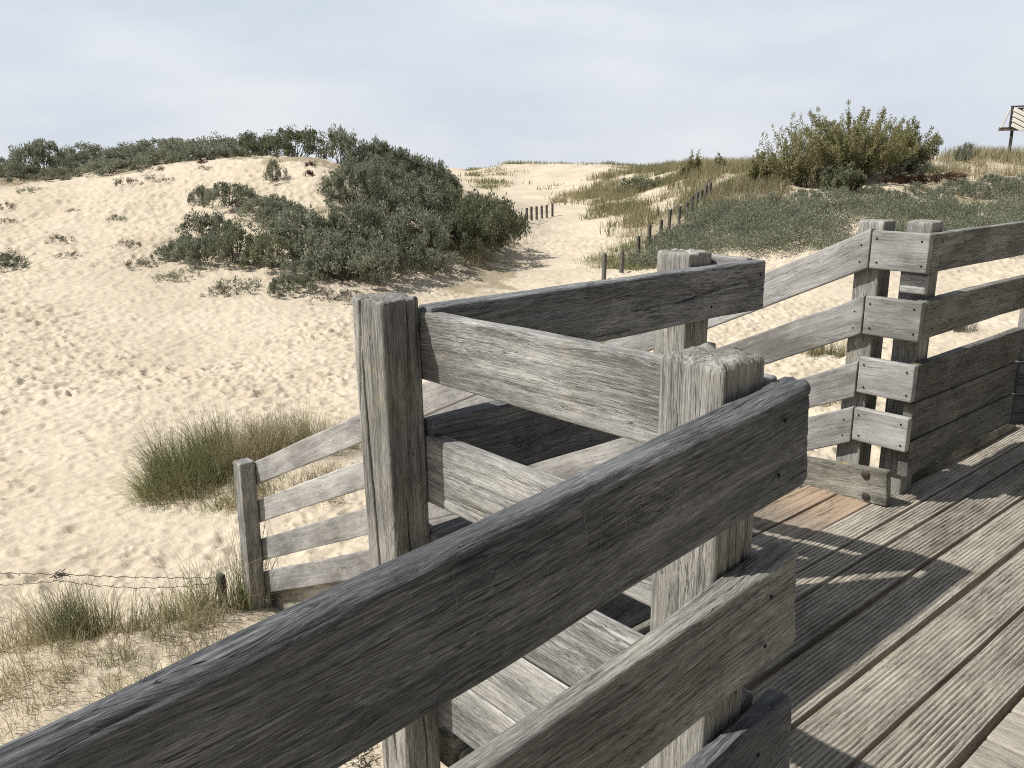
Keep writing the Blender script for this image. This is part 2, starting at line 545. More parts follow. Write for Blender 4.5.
# --- ramp railing in the foreground
ramp_rail = thing('wooden_railing', 'thick dark weathered railing sloping across the foreground, ending at a cracked square post', 'railing', (1.09, .76, 0))
timber('post', ramp_rail, (1.088, .763, -.25), (1.084, .760, 1.246), .108, .122, 'wood_post', up=(0, 1, 0), dp=.0024, dx=.008, r=.009, fibre=.0016,
       warp=.004, crack=.006, end=.016, top_rough=.010, face_groove=.006)
SL = .10
FX0, FX1 = -1.6, 1.205
for k, (zt, zb) in enumerate(LV):
    x1 = FX1 + (.0, .012, .03, .03, .03)[k]
    h = zt - zb + (.012 if k < 2 else 0)
    zc = (zt + zb) / 2 - .002
    near = k < 3
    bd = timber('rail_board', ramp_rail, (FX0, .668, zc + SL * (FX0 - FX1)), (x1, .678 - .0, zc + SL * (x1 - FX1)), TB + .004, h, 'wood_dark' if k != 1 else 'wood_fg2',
                dp=.0026 if near else .01, dx=.007 if near else .03, r=.013, fibre=.0022, warp=.006, crack=.0035, end=.022, wane=.006 if near else 0)
    for dz in (.042, -.042):
        screw(bd, (1.108 + .006 * (dz > 0), .676 - TB / 2 - .0045, zc + SL * (1.108 - FX1) + dz), (0, -1, 0), HOLE_BIG)
    if k == 0:
        top_board = bd

# scratches cut into the face of the top board: short pale lines lying on it
SCR = [((0.751, 1.14), (0.791, 1.016)), ((0.724, 1.133), (0.724, 1.056)), ((0.886, 1.136), (0.871, 1.036)), ((0.901, 1.169), (0.95, 1.071)), ((0.575, 1.105), (0.609, 1.036)), ((0.609, 1.036), (0.627, 1.05)), ((0.631, 1.086), (0.64, 0.981)), ((0.693, 1.142), (0.699, 1.064)), ((0.5, 1.134), (0.501, 1.037)), ((0.786, 1.062), (0.805, 1.138)), ((0.646, 1.031), (0.714, 1.019))]
tb_v = np.empty(len(top_board.data.vertices) * 3, np.float32)
top_board.data.vertices.foreach_get('co', tb_v)
tb_m = WORLD[top_board.name]
tb_w = np.array([tb_m @ Vector(c) for c in tb_v.reshape(-1, 3) if c[1] < -.015])
for (x0, z0), (x1, z1) in SCR:
    n = 12
    sv, sf = [], []
    for i in range(n):
        f = i / (n - 1)
        x = x0 + (x1 - x0) * f + .0006 * math.sin(f * 9 + x0 * 30)
        z = z0 + (z1 - z0) * f
        w = .00045 * (1.15 - abs(f - .5) * 1.8)
        dx_, dz_ = -(z1 - z0), (x1 - x0)
        l = math.hypot(dx_, dz_)
        near = np.argsort((tb_w[:, 0] - x) ** 2 + (tb_w[:, 2] - z) ** 2)[:4]
        y = float(tb_w[near, 1].mean()) - .0006
        sv += [(x - dx_ / l * w, y, z - dz_ / l * w), (x + dx_ / l * w, y, z + dz_ / l * w)]
        if i:
            b = len(sv) - 4
            sf.append((b, b + 2, b + 3, b + 1))
    link('scratch', mesh_np('scratch', sv, sf, M['scratch']), top_board)

# --- short cross railing from the ramp post to the corner post
cross_rail = thing('wooden_railing', 'pale sunlit cross railing between the two square posts, behind the dark foreground rail', 'railing', (1.09, 1.66, 0))
timber('post', cross_rail, (1.140, 1.626, GZ - .3), (1.088, 1.660, 1.226), .104, .126, 'wood_post', up=(0, 1, 0), dp=.0019, dx=.012, splits=((-1, 0, -.012, .034, 2.0, 3.30, .022, .0026), (0, -1, .01, -.012, 1.9, 2.75, .016, .0022), (-1, 0, .046, .02, 2.95, 3.30, .008, .002)), r=.008, fibre=.0016, warp=.004,
       crack=.007, end=.008, top_rough=.010, face_groove=.003, label='square corner post with a long drying crack')
for k, (zt, zb) in enumerate(LV):
    bd = timber('rail_board', cross_rail, (XB + .021 + .003, .706, (zt + zb) / 2 + (0, -.020, .003, -.002, .002)[k]), (XB + .021 + (0, .006, .01, .014, .018)[k], 1.72, (zt + zb) / 2 + (-.016, -.030, .003, -.002, .002)[k]), .042, zt - zb,
                'wood', dp=.0025 if k < 3 else .005, dx=.010, splits=((-1, 0, .01, .055, .02, .75, .009, .0016), (-1, 0, -.05, -.02, .30, .98, .008, .0014)) if k == 0 else (((-1, 0, .03, .0, .1, .6, .012, .002),) if k == 2 else ()), r=.007, fibre=.0016, warp=.004, crack=.003, end=.005)

# --- railing from the corner post to the stair head, its dark side to the deck
back_rail = thing('wooden_railing', 'dark shaded railing from the corner post to the stair head, curved crack near its end', 'railing', (2.2, 1.68, 0))
timber('post', back_rail, (2.211, 1.683, -.4), (2.209, 1.680, 1.246), .116, .128, 'wood_post', up=(0, 1, 0), dp=.004, dx=.012, r=.008, fibre=.0016, warp=.003,
       crack=.005, end=.008, top_rough=.012, face_groove=.003)
for k, (zt, zb) in enumerate(LV):
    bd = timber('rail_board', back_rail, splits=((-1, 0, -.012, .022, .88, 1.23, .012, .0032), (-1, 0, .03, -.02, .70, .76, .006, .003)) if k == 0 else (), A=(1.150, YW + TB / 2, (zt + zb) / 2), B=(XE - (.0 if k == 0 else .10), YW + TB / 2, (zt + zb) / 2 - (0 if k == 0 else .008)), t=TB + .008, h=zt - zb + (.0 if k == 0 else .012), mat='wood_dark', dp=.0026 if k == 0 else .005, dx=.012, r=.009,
                fibre=.0014, warp=.006, crack=.004 if k == 0 else .002, end=.004)
    for dz in ((.03,) if k else (.035, -.045)):
        screw(bd, (2.215, YW - .001, (zt + zb) / 2 + dz), (0, -1, 0), HOLE)
    if k == 0:
        screw(bd, (2.475, YW - .001, (zt + zb) / 2 + .03), (0, -1, 0), HOLE)

# --- the stair railings (boards plumb-cut, four each)
SS = .475
ST = [(1.190, 1.02), (.905, .735), (.615, .445), (.355, .185)]
CS = math.cos(math.atan(SS))


def sloped(parent, x, y0, y1, zt, zb, mat, seed_kw):
    h = (zt - zb) * CS
    zc = (zt + zb) / 2
    s = SS
    return timber('stair_board', parent, (x, y0, zc), (x, y1, zc - s * (y1 - y0)), .04, h, mat, shL=-s, shR=-s, **seed_kw)


near_stair = thing('stair_railing', 'near stair railing running down to the small square post in the sand by the grass', 'railing', (2.47, 1.80, 0))
timber('post', near_stair, (2.394, 1.802, GZ - .3), (2.394, 1.802, 1.215), .114, .116, 'wood_post', up=(0, 1, 0), dp=.01, dx=.03, top_rough=.006)
timber('post', near_stair, (2.394, 3.62, GZ - .3), (2.394, 3.62, .36), .112, .112, 'wood', up=(0, 1, 0), dp=.01, dx=.03)
timber('post', near_stair, (2.394, 5.50, GZ - .4), (2.390, 5.495, -.515), .114, .114, 'wood', up=(0, 1, 0), dp=.006, dx=.02, top_rough=.004)
for k, (zt, zb) in enumerate(LV[:4]):
    dzs = (0, -.026, -.05, -.05)[k]
    timber('short_board', near_stair, (XE - .021, YW + TB + .003 if k == 0 else 1.745, (zt + zb) / 2 + dzs), (XE - .021, YL, (zt + zb) / 2 + dzs), .04, zt - zb, 'wood_rail', dp=.008, dx=.02, r=.007, end=.005)
for k, (zt, zb) in enumerate(ST):
    bd = sloped(near_stair, XE - .026, YL + .004, 5.54, zt, zb, 'wood_rail', dict(dp=.006, dx=.02, r=.006, warp=.006, end=.004))
    for y in (3.62, 5.49):
        for dz in (.035, -.035):
            screw(bd, (XE - .0465, y - .01, (zt + zb) / 2 - SS * (y - YL) + dz), (-1, 0, 0))

far_stair = thing('stair_railing', 'far stair railing descending from the pair of square posts at the deck edge', 'railing', (3.82, 1.85, 0))
timber('post', far_stair, (3.818, 1.852, GZ - .3), (3.816, 1.850, 1.249), .116, .118, 'wood_post', up=(0, 1, 0), dp=.005, dx=.014, r=.008, top_rough=.006, face_groove=.002)
timber('post', far_stair, (3.818, 3.66, GZ - .3), (3.816, 3.66, .36), .116, .116, 'wood', up=(0, 1, 0), dp=.01, dx=.03)
timber('post', far_stair, (3.818, 5.52, GZ - .4), (3.816, 5.52, -.515), .116, .116, 'wood', up=(0, 1, 0), dp=.01, dx=.03)
SB = [(1.203, 1.038), (.918, .745), (.640, .475), (.402, .246)]
for k, (zt, zb) in enumerate(SB):
    bd = timber('short_board', far_stair, (XS + .021, YW + .001, (zt + zb) / 2), (XS + .021, YL, (zt + zb) / 2), .040, zt - zb, 'wood_rail', dp=.004, dx=.008, r=.006,
                fibre=.0008, warp=.002, end=.004)
    zc, hh = (zt + zb) / 2, (zt - zb) / 2
    for y in (1.60, 1.795):
        for s in (1, -1):
            screw(bd, (XS - .001, y + .004 * s, zc + s * hh * .62), (-1, 0, 0))
SF = [(1.212, 1.040), (.915, .742), (.618, .450), (.405, .235)]
for k, (zt, zb) in enumerate(SF):
    bd = sloped(far_stair, XS + .022, YL + .006, 5.56, zt, zb, 'wood_rail', dict(dp=.005, dx=.014, r=.006, fibre=.0008, warp=.005, end=.004))
    for dz in (.035, -.04):
        screw(bd, (XS + .0005, YL + .045, (zt + zb) / 2 - SS * .045 + dz), (-1, 0, 0))

# --- deck railing to the right
deck_rail = thing('wooden_railing', 'long deck railing on the right with two open boards above three closed ones', 'railing', (3.82, 1.68, 0))
timber('post', deck_rail, (3.893, 1.680, -.3), (3.891, 1.676, 1.251), .118, .116, 'wood_post', up=(0, 1, 0), dp=.004, dx=.014, r=.008, crack=.006, top_rough=.006, face_groove=.002)
timber('post', deck_rail, (5.46, 1.680, -.3), (5.46, 1.680, 1.245), .12, .12, 'wood_post', up=(0, 1, 0), dp=.01, dx=.03, top_rough=.006)
LR = [(1.203, 1.038), (.918, .748), (.640, .470), (.463, .292), (.286, .122)]
for k, (zt, zb) in enumerate(LR):
    bd = timber('rail_board', deck_rail, (XS + .0435, YW + TB / 2, (zt + zb) / 2), (5.55 if k < 2 else 4.985, YW + TB / 2, (zt + zb) / 2), TB, zt - zb, 'wood_fg2',
                dp=.005, dx=.014, r=.007, fibre=.0009, warp=.004, end=.004)
    for s in (1, -1):
        screw(bd, (3.845, YW - .001, (zt + zb) / 2 + s * .045), (0, -1, 0))
        screw(bd, (4.93, YW - .001, (zt + zb) / 2 + s * .045), (0, -1, 0))

timber('spacer_block', deck_rail, (3.776, 1.585, .985), (3.776, 1.70, .985), .03, .085, 'wood', dp=.006, dx=.02)
for z_ in (.84, .55, .33):
    timber('spacer_block', deck_rail, (3.796, 1.63, z_), (3.796, 1.72, z_), .07, .10, 'wood_dark', dp=.01, dx=.03)

bend_rail = thing('wooden_railing', 'end of a closed railing panel at the right edge where the deck railing turns', 'railing', (5.1, 1.5, 0))
bx, by = 4.993, YW + .012
for k, (zt, zb) in enumerate(LR):
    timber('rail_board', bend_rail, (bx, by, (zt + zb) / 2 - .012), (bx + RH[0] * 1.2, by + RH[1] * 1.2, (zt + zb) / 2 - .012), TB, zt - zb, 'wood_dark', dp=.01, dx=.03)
timber('post', bend_rail, (bx + RH[0] * 1.1 + .07, by + RH[1] * 1.1 + .075, -.3), (bx + RH[0] * 1.1 + .07, by + RH[1] * 1.1 + .075, 1.24), .12, .12, 'wood_post', up=(0, 1, 0), dp=.01, dx=.03)

# --- the deck
deck = thing('wooden_deck', 'grey ribbed plank deck at the stair head, two tan planks at its far edge', 'deck', (3, 1.3, 0))
PY = [.685, .860, 1.046, 1.236, 1.420, 1.524, 1.668, 1.826, 1.985]
for k in range(8):
    y0, y1 = PY[k], PY[k + 1]
    gap = (.014, .016, .022, .020, .011, .012, .008, .012)[k]
    x0 = 1.19
    x1 = 5.6 if y1 < 1.55 else (6.2 if k == 5 else 3.688)
    if k == 6:
        x1 = 3.688
    timber('deck_plank', deck, (x0 + .01 * (k % 3), (y0 + y1) / 2, -.040 - .002 * (k % 2)), (x1, (y0 + y1) / 2, -.040 - .002 * (k % 2)), y1 - y0 - gap, .080,
           'deck_tan' if k >= 6 else 'deck', dp=.0021, dx=.014, r=.006, fibre=.0012, warp=.004, end=.008, grooves=(11, 11, 11, 10, 6, 8, 3, 3)[k], rib=(.008, .009, .010, .013, .013, .013, .004, .004)[k],
           label='tan plank with pale streaks, fresher than the grey ones' if k >= 6 else None)
# plank-ends of the walkway beyond (planks laid across)
walk = thing('plank_walkway', 'walkway of crosswise planks meeting the deck in the lower right corner', 'walkway', (3, 0, 0))
x = 1.25
while x < 5.4:
    w = .17 + .02 * RNG.random()
    timber('walkway_plank', walk, (x + w / 2, -2.6, -.024), (x + w / 2, .672, -.024), w - .008, .044, 'deck', dp=.004 if 1.9 < x < 3.4 else .012, dx=.01 if 1.9 < x < 3.4 else .05,
           r=.006, fibre=.002, warp=.005, crack=.004, end=.008)
    x += w
# ramp descending to the left, under the camera
rampd = thing('plank_ramp', 'plank ramp descending behind the foreground railing', 'ramp', (0, 0, -.1))
x = 1.235
while x > -1.7:
    w = .17 + .02 * RNG.random()
    z = -.024 + SL * (x - w / 2 - 1.24)
    timber('ramp_plank', rampd, (x - w / 2, -2.6, z), (x - w / 2, .63, z), w - .01, .044, 'deck', dp=.02, dx=.08)
    x -= w
for yy in (.52, -2.3):
    timber('ramp_beam', rampd, (-1.7, yy, -.13 + SL * (-1.7 - 1.24)), (1.2, yy, -.135), .07, .15, 'wood_dark', dp=.02, dx=.1)
# beams
for (a, b_, lab) in (((1.19, 1.66, -.005), (2.44, 1.66, -.005), 'lichen spotted edge beam under the shaded railing'),
                     ((3.90, 1.70, -.005), (5.35, 1.70, -.005), 'sunlit edge beam below the deck railing')):
    timber('edge_beam', deck, (a[0], a[1] - .03 + (.03 if a[0] > 3 else 0), a[2]), (b_[0], b_[1] - .03 + (.03 if a[0] > 3 else 0), b_[2]), .10, .11, 'beam', dp=.008, dx=.02, r=.01, fibre=.0015, warp=.004, crack=.003, label=lab)
for xx in (1.32, 2.3, 3.3, 4.3, 5.3):
    timber('joist', deck, (xx, .70, -.125), (xx, 1.56, -.125), .07, .15, 'wood_dark', dp=.03, dx=.2)
for yy in (.45, -.6, -2.2):
    timber('joist', walk, (1.3, yy, -.125), (5.4, yy, -.125), .07, .15, 'wood_dark', dp=.03, dx=.2)
for px_ in (1.3, 3.4, 5.4):
    for yy in (.85, 1.35):
        timber('pile', deck, (px_, yy + .10, GZ - .4), (px_, yy + .10, -.06), .12, .12, 'wood_dark', up=(0, 1, 0), dp=.02, dx=.1)
    timber('pile', walk, (px_, -.70, GZ - .4), (px_, -.70, -.06), .12, .12, 'wood_dark', up=(0, 1, 0), dp=.02, dx=.1)

# --- the stairs
stairs = thing('wooden_stairs', 'wooden stairs descending to the sand between the two stair railings', 'stairs', (3.1, 2.0, 0))
sg = timber('stringer', stairs, (3.663, 1.60, .085), (3.663, 2.02, .045), .045, .165, 'beam', dp=.004, dx=.008, r=.008, fibre=.002, warp=.005, crack=.005, end=.008,
            label='lichen spotted end of the stringer with two rusty bolts')
for p in ((3.6395, 1.702, .128), (3.6395, 1.690, .028)):
    screw(sg, p, (-1, 0, 0), BOLT, 'bolt')
for xx in (3.663, 2.545):
    timber('stringer', stairs, (xx, 2.025, -.01), (xx, 5.75, -.01 - SS * 3.725), .045, .20, 'beam', dp=.008, dx=.03, r=.008)
ns = 8
for i in range(ns):
    y = 2.14 + i * .435
    z = -.01 - SS * (y + .13 - 2.02) + .03
    timber('tread', stairs, (2.57, y + .13, z), (3.638, y + .13, z), .27, .045, 'deck', dp=.008, dx=.03, grooves=9)

# ================================================================== TERRAIN
# height profiles (distance ahead, ground height) for a fan of directions; 'tx' is the tangent of the bearing from the view axis
def px2t(px):
    return (px - 512) / 900.0


PROF = [
    (-1400, [(0, -1.7), (16, -1.7), (24, -1.0), (34, .4), (50, .8), (120, .2), (400, -10)]),
    (-200, [(0, -1.7), (13, -1.7), (16, -1.5), (22, -.5), (27, .5), (32, .9), (45, .8), (120, -.2), (400, -10)]),
    (0, [(0, -1.7), (14, -1.72), (17, -1.45), (22, -.55), (25.5, .25), (28, .78), (34, .95), (48, .7), (120, -.4), (400, -10)]),
    (90, [(0, -1.7), (15, -1.72), (18, -1.4), (22, -.6), (26, .35), (28.5, .92), (34, 1.15), (48, .8), (120, -.4), (400, -10)]),
    (160, [(0, -1.7), (15.5, -1.75), (19, -1.35), (23, -.45), (27, .75), (29, 1.32), (33, 1.45), (48, .9), (120, -.4), (400, -10)]),
    (250, [(0, -1.7), (15.5, -1.75), (19, -1.4), (22, -.6), (26, .75), (28.5, 1.45), (33, 1.7), (46, .9), (120, -.4), (400, -10)]),
    (325, [(0, -1.7), (16.5, -1.75), (20, -1.35), (23, -.3), (25, .7), (26.5, 1.42), (28, 1.60), (33, 1.5), (46, .6), (120, -.4), (400, -10)]),
    (385, [(0, -1.7), (18.5, -1.75), (22, -1.2), (25, -.3), (28, .6), (31, 1.0), (36, .95), (48, .2), (120, -.3), (400, -10)]),
    (450, [(0, -1.7), (22, -1.75), (25, -1.35), (28, -.7), (31, .1), (35, .4), (42, .2), (52, -.5), (80, -.4), (92, .15), (105, -.2), (120, -1.2), (400, -10)]),
    (500, [(0, -1.7), (27, -1.75), (31, -1.55), (34, -1.0), (38, -.6), (44, -.8), (55, -1.2), (75, -.9), (86, .15), (96, .2), (120, -1.2), (400, -10)]),
    (535, [(0, -1.7), (30, -1.75), (36, -1.6), (42, -1.35), (50, -1.25), (60, -1.25), (72, -.8), (82, .25), (90, .45), (120, -1.2), (400, -10)]),
    (575, [(0, -1.7), (30, -1.72), (38, -1.6), (46, -1.45), (56, -1.25), (68, -.75), (78, .30), (86, .62), (120, -1.2), (400, -10)]),
    (620, [(0, -1.7), (26, -1.72), (32, -1.62), (40, -1.25), (48, -.75), (60, -.45), (72, .15), (84, .45), (120, -1.2), (400, -10)]),
    (660, [(0, -1.7), (25, -1.72), (29, -1.5), (34, -1.0), (42, -.35), (52, .3), (60, .52), (75, .3), (120, -1.2), (400, -10)]),
    (710, [(0, -1.7), (25, -1.72), (28, -1.5), (32, -.9), (38, -.2), (44, .35), (50, .70), (64, .6), (120, .1), (400, -10)]),
    (760, [(0, -1.7), (24.5, -1.72), (27.5, -1.45), (31, -.85), (35, -.25), (40, .30), (46, .78), (60, .6), (120, .1), (400, -10)]),
    (830, [(0, -1.7), (23, -1.72), (26.5, -1.3), (30, -.75), (34, -.25), (36, .0), (40, .65), (44, 1.1), (56, .8), (120, .1), (400, -10)]),
    (900, [(0, -1.7), (23.5, -1.72), (27, -1.2), (31, -.6), (34.5, -.25), (36, .15), (38.5, .55), (41, 1.1), (44, 1.3), (56, 1.0), (120, .1), (400, -10)]),
    (960, [(0, -1.7), (24.5, -1.72), (28, -1.2), (32, -.6), (35, -.15), (37, .45), (39.5, .95), (42, 1.45), (46, 1.5), (56, 1.1), (120, .1), (400, -10)]),
    (1030, [(0, -1.7), (25, -1.72), (28, -1.3), (32, -.5), (36, .2), (39, .9), (42, 1.4), (46, 1.5), (60, 1.1), (120, .1), (400, -10)]),
    (1200, [(0, -1.7), (25, -1.72), (29, -1.2), (36, .2), (42, 1.35), (47, 1.4), (60, 1.1), (120, .1), (400, -10)]),
    (2400, [(0, -1.7), (25, -1.72), (36, -.3), (47, .8), (60, .8), (120, 0), (400, -10)]),
]
LR0, LR1, NR = math.log(.5), math.log(420), 420
TH_COL = np.array([math.atan(px2t(p[0])) for p in PROF])
RG = np.exp(np.linspace(LR0, LR1, NR))
THG = np.radians(np.linspace(-70, 70, 561))
cols = []
for p, pr in PROF:
    th = math.atan(px2t(p))
    vv, zz = np.array(pr).T
    cols.append(np.interp(RG * math.cos(th), vv, zz))
cols = np.array(cols)
TAB = np.empty((len(THG), NR))
for j in range(NR):
    TAB[:, j] = np.interp(THG, TH_COL, cols[:, j])


def smooth_axis(a, s, axis):
    k = np.exp(-.5 * (np.arange(-3 * s, 3 * s + 1) / s) ** 2)
    k /= k.sum()
    pad = [(0, 0), (0, 0)]
    pad[axis] = (3 * s, 3 * s)
    b = np.pad(a, pad, mode='edge')
    return np.apply_along_axis(lambda v: np.convolve(v, k, 'valid'), axis, b)


TAB = smooth_axis(smooth_axis(TAB, 4, 1), 5, 0)


def uv_of(X, Y):
    return X * RH[0] + Y * RH[1], X * FH[0] + Y * FH[1]


def base_h(X, Y):
    u, v = uv_of(X, Y)
    th = np.arctan2(u, v)
    r = np.hypot(u, v)
    a = np.clip((th - THG[0]) / (THG[1] - THG[0]), 0, len(THG) - 1.001)
    b = np.clip((np.log(np.maximum(r, .5)) - LR0) / (LR1 - LR0) * (NR - 1), 0, NR - 1.001)
    ia, ib = a.astype(int), b.astype(int)
    fa, fb = a - ia, b - ib
    z = (TAB[ia, ib] * (1 - fa) * (1 - fb) + TAB[ia + 1, ib] * fa * (1 - fb) + TAB[ia, ib + 1] * (1 - fa) * fb + TAB[ia + 1, ib + 1] * fa * fb)
    w = sstep(math.radians(68), math.radians(88), np.abs(th))
    z = z * (1 - w) + w * (-1.7 + .8 * sstep(20, 60, r))
    return z, r, th, u, v


def ground(X, Y):
    X, Y = np.asarray(X, float), np.asarray(Y, float)
    z, r, th, u, v = base_h(X, Y)
    far = sstep(14, 30, r)
    z = z + far * .55 * (fbm(X * .16, Y * .16, 0, 4, 3) - .5) + far * .22 * (fbm(X * .7, Y * .7, 0, 3, 9) - .5) * sstep(18, 26, r)
    z = z + sstep(50, 75, r) * 1.3 * (fbm(X * .12 + 5, Y * .12, 0, 4, 21) - .5)
    # steep broken sand edge on the right-hand hill
    hill = sstep(px2t(735), px2t(800), np.tan(np.clip(th, -1.4, 1.4))) * sstep(31, 34, v) * (1 - sstep(42, 46, v))
    z = z + hill * .35 * (fbm(X * .9, Y * .9, 0, 3, 33) - .5)
    # low mound by the wire fence
    z = z + .20 * np.exp(-(((u + 2.75) / .9) ** 2 + ((v - 4.85) / .55) ** 2)) + .10 * np.exp(-(((u + 2.2) / .6) ** 2 + ((v - 5.6) / .5) ** 2))
    z = z + .22 * np.exp(-(((u + 2.35) / 1.1) ** 2 + ((v - 8.6) / .7) ** 2))
    z = z + .05 * (fbm(X * .8, Y * .8, 0, 3, 41) - .5)
    return z


def footprints(X, Y, seed, cell, depth, rad):
    out = np.zeros_like(X)
    cx, cy = np.floor(X / cell), np.floor(Y / cell)
    for a in (-1, 0, 1):
        for b in (-1, 0, 1):
            ix, iy = cx + a, cy + b
            z0 = np.zeros_like(ix)
            px_ = (ix + .1 + .8 * _h(ix, iy, z0, seed)) * cell
            py_ = (iy + .1 + .8 * _h(ix, iy, z0 + 1, seed)) * cell
            an = _h(ix, iy, z0 + 2, seed) * 2 * math.pi
            s = .55 + .9 * _h(ix, iy, z0 + 3, seed)
            dx, dy = X - px_, Y - py_
            p = (dx * np.cos(an) + dy * np.sin(an)) / (rad * 1.5 * s)
            q = (-dx * np.sin(an) + dy * np.cos(an)) / (rad * .8 * s)
            d2 = p * p + q * q
            amp = depth * (.3 + .9 * _h(ix, iy, z0 + 4, seed))
            out += amp * (-np.exp(-d2 * 1.6) + .45 * np.exp(-((np.sqrt(d2) - 1.35) ** 2) * 5))
    return out


def build_terrain():
    fine = np.radians(np.concatenate([np.linspace(-180, -48, 50), np.linspace(-47, 41, 800), np.linspace(44, 176, 50)]))
    rr = np.concatenate([[.05], np.linspace(1.0, 3.0, 8), np.exp(np.linspace(math.log(3.1), math.log(34), 760)), np.exp(np.linspace(math.log(34.3), math.log(110), 150)),
                         np.exp(np.linspace(math.log(116), math.log(1500), 26))])
    T, R_ = np.meshgrid(fine, rr, indexing='xy')
    u, v = R_ * np.sin(T), R_ * np.cos(T)
    X = u * RH[0] + v * FH[0]
    Y = u * RH[1] + v * FH[1]
    Z = ground(X, Y)
    w = (1 - sstep(30, 45, R_))
    steep = 1.0
    wob = .10 * (vnoise(X * 3, Y * 3, 0, 71) - .5)
    fp = footprints(X + wob, Y + wob, 5, .27, .036, .075) + footprints(X - wob, Y, 11, .42, .034, .12) + .9 * footprints(X, Y + wob, 23, .15, .024, .042)
    busy = .5 + .75 * sstep(.35, .6, fbm(X * .35, Y * .35, 0, 2, 15))
    calm = .38 + .62 * sstep(5, 13, R_)
    Z = Z + w * fp * busy * 1.2 * calm + w * .022 * (fbm(X * 4, Y * 4, 0, 3, 13) - .5) + .006 * w * (vnoise(X * 22, Y * 22, 0, 19) - .5)
    Z = np.where(R_ > 160, Z - (R_ - 160) * .02, Z)
    nr, nt_ = T.shape
    V = np.stack([X, Y, Z], -1).reshape(-1, 3)
    i, j = np.meshgrid(np.arange(nr - 1), np.arange(nt_), indexing='ij')
    j2 = (j + 1) % nt_
    q = np.stack([i * nt_ + j, i * nt_ + j2, (i + 1) * nt_ + j2, (i + 1) * nt_ + j], -1).reshape(-1, 4)
    # ground litter / soil under the plants, as a surface attribute
    t = np.tan(np.clip(T, -1.3, 1.3))
    lit = litter(X, Y, t, v)
    me = mesh_np('sand_ground', V, q[:, ::-1], M['sand'], tint=lit.ravel(), smooth=True)
    o = link('sand_ground', me)
    tag(o, 'pale sand of the dunes, trodden with footprints', 'sand', kind='structure')


def litter(X, Y, t, v):
    n = fbm(X * .5, Y * .5, 0, 4, 61)
    px_ = 512 + 900 * t
    px_ = px_ + 90 * (n - .5) + 30 * (vnoise(X * 2, Y * 2, 0, 67) - .5)
    right = sstep(600, 700, px_ + 60 * (n - .5)) * sstep(26.5, 30, v + 4 * (n - .5)) * (1 - sstep(75, 95, v))
    left = sstep(300, 380, px_ + 160 * (n - .5)) * (1 - sstep(500, 540, px_)) * sstep(20, 23, v + 3 * (n - .5)) * (1 - sstep(40, 50, v))
    crest = (1 - sstep(330, 380, px_)) * sstep(28.6, 30.2, v + 2 * (n - .5)) * (1 - sstep(45, 55, v))
    return np.clip((right * .75 + left * .9 + crest) * (.25 + 1.0 * sstep(.35, .62, n)), 0, 1)


def sand_material():
    m, nt, b = new_mat('dune_sand')
    L = nt.links
    tc = N(nt, 'ShaderNodeTexCoord')
    P = tc.outputs['Object']
    a = N(nt, 'ShaderNodeTexNoise', inp={'Scale': .5, 'Detail': 5.0, 'Roughness': .6})
    c = N(nt, 'ShaderNodeTexNoise', inp={'Scale': 7.0, 'Detail': 5.0, 'Roughness': .65})
    g = N(nt, 'ShaderNodeTexNoise', inp={'Scale': 160.0, 'Detail': 3.0, 'Roughness': .7})
    for n in (a, c, g):
        L.new(P, n.inputs['Vector'])
    f = math_node(nt, 'ADD', math_node(nt, 'MULTIPLY', a.outputs['Fac'], .45), math_node(nt, 'MULTIPLY', c.outputs['Fac'], .35))
    f = math_node(nt, 'ADD', f, math_node(nt, 'MULTIPLY', g.outputs['Fac'], .2))
    col = ramp(nt, f, [(.36, (.420, .356, .264)), (.52, (.525, .453, .345)), (.66, (.582, .510, .398))])
    # scattered dark debris
    d = N(nt, 'ShaderNodeTexNoise', inp={'Scale': 11.0, 'Detail': 4.0, 'Roughness': .75})
    dm = N(nt, 'ShaderNodeTexNoise', inp={'Scale': .9, 'Detail': 3.0})
    L.new(P, d.inputs['Vector'])
    L.new(P, dm.inputs['Vector'])
    df = math_node(nt, 'MULTIPLY', math_node(nt, 'SUBTRACT', d.outputs['Fac'], .66), 12.0, clamp=True)
    df = math_node(nt, 'MULTIPLY', df, math_node(nt, 'MULTIPLY', math_node(nt, 'SUBTRACT', dm.outputs['Fac'], .48), 5.0, clamp=True))
    col = mix(nt, math_node(nt, 'MULTIPLY', df, .6), col, (.17, .14, .09))
    at = N(nt, 'ShaderNodeAttribute', attribute_name='tint')
    ln = N(nt, 'ShaderNodeTexNoise', inp={'Scale': 5.0, 'Detail': 8.0, 'Roughness': .8})
    L.new(P, ln.inputs['Vector'])
    lf = math_node(nt, 'MULTIPLY', math_node(nt, 'ADD', math_node(nt, 'SUBTRACT', ln.outputs['Fac'], .80), at.outputs['Fac']), 3.0, clamp=True)
    lc = mix(nt, ln.outputs['Fac'], (.20, .165, .11), (.34, .29, .19))
    col = mix(nt, math_node(nt, 'MULTIPLY', lf, .85), col, lc)
    L.new(col, b.inputs['Base Color'])
    b.inputs['Roughness'].default_value = .95
    b.inputs['Specular IOR Level'].default_value = .1
    hh = math_node(nt, 'ADD', math_node(nt, 'MULTIPLY', c.outputs['Fac'], 1.0), math_node(nt, 'MULTIPLY', g.outputs['Fac'], .12))
    bp = N(nt, 'ShaderNodeBump', inp={'Strength': .55, 'Distance': .05})
    L.new(hh, bp.inputs['Height'])
    L.new(bp.outputs[0], b.inputs['Normal'])
    return m


M['sand'] = sand_material()
build_terrain()


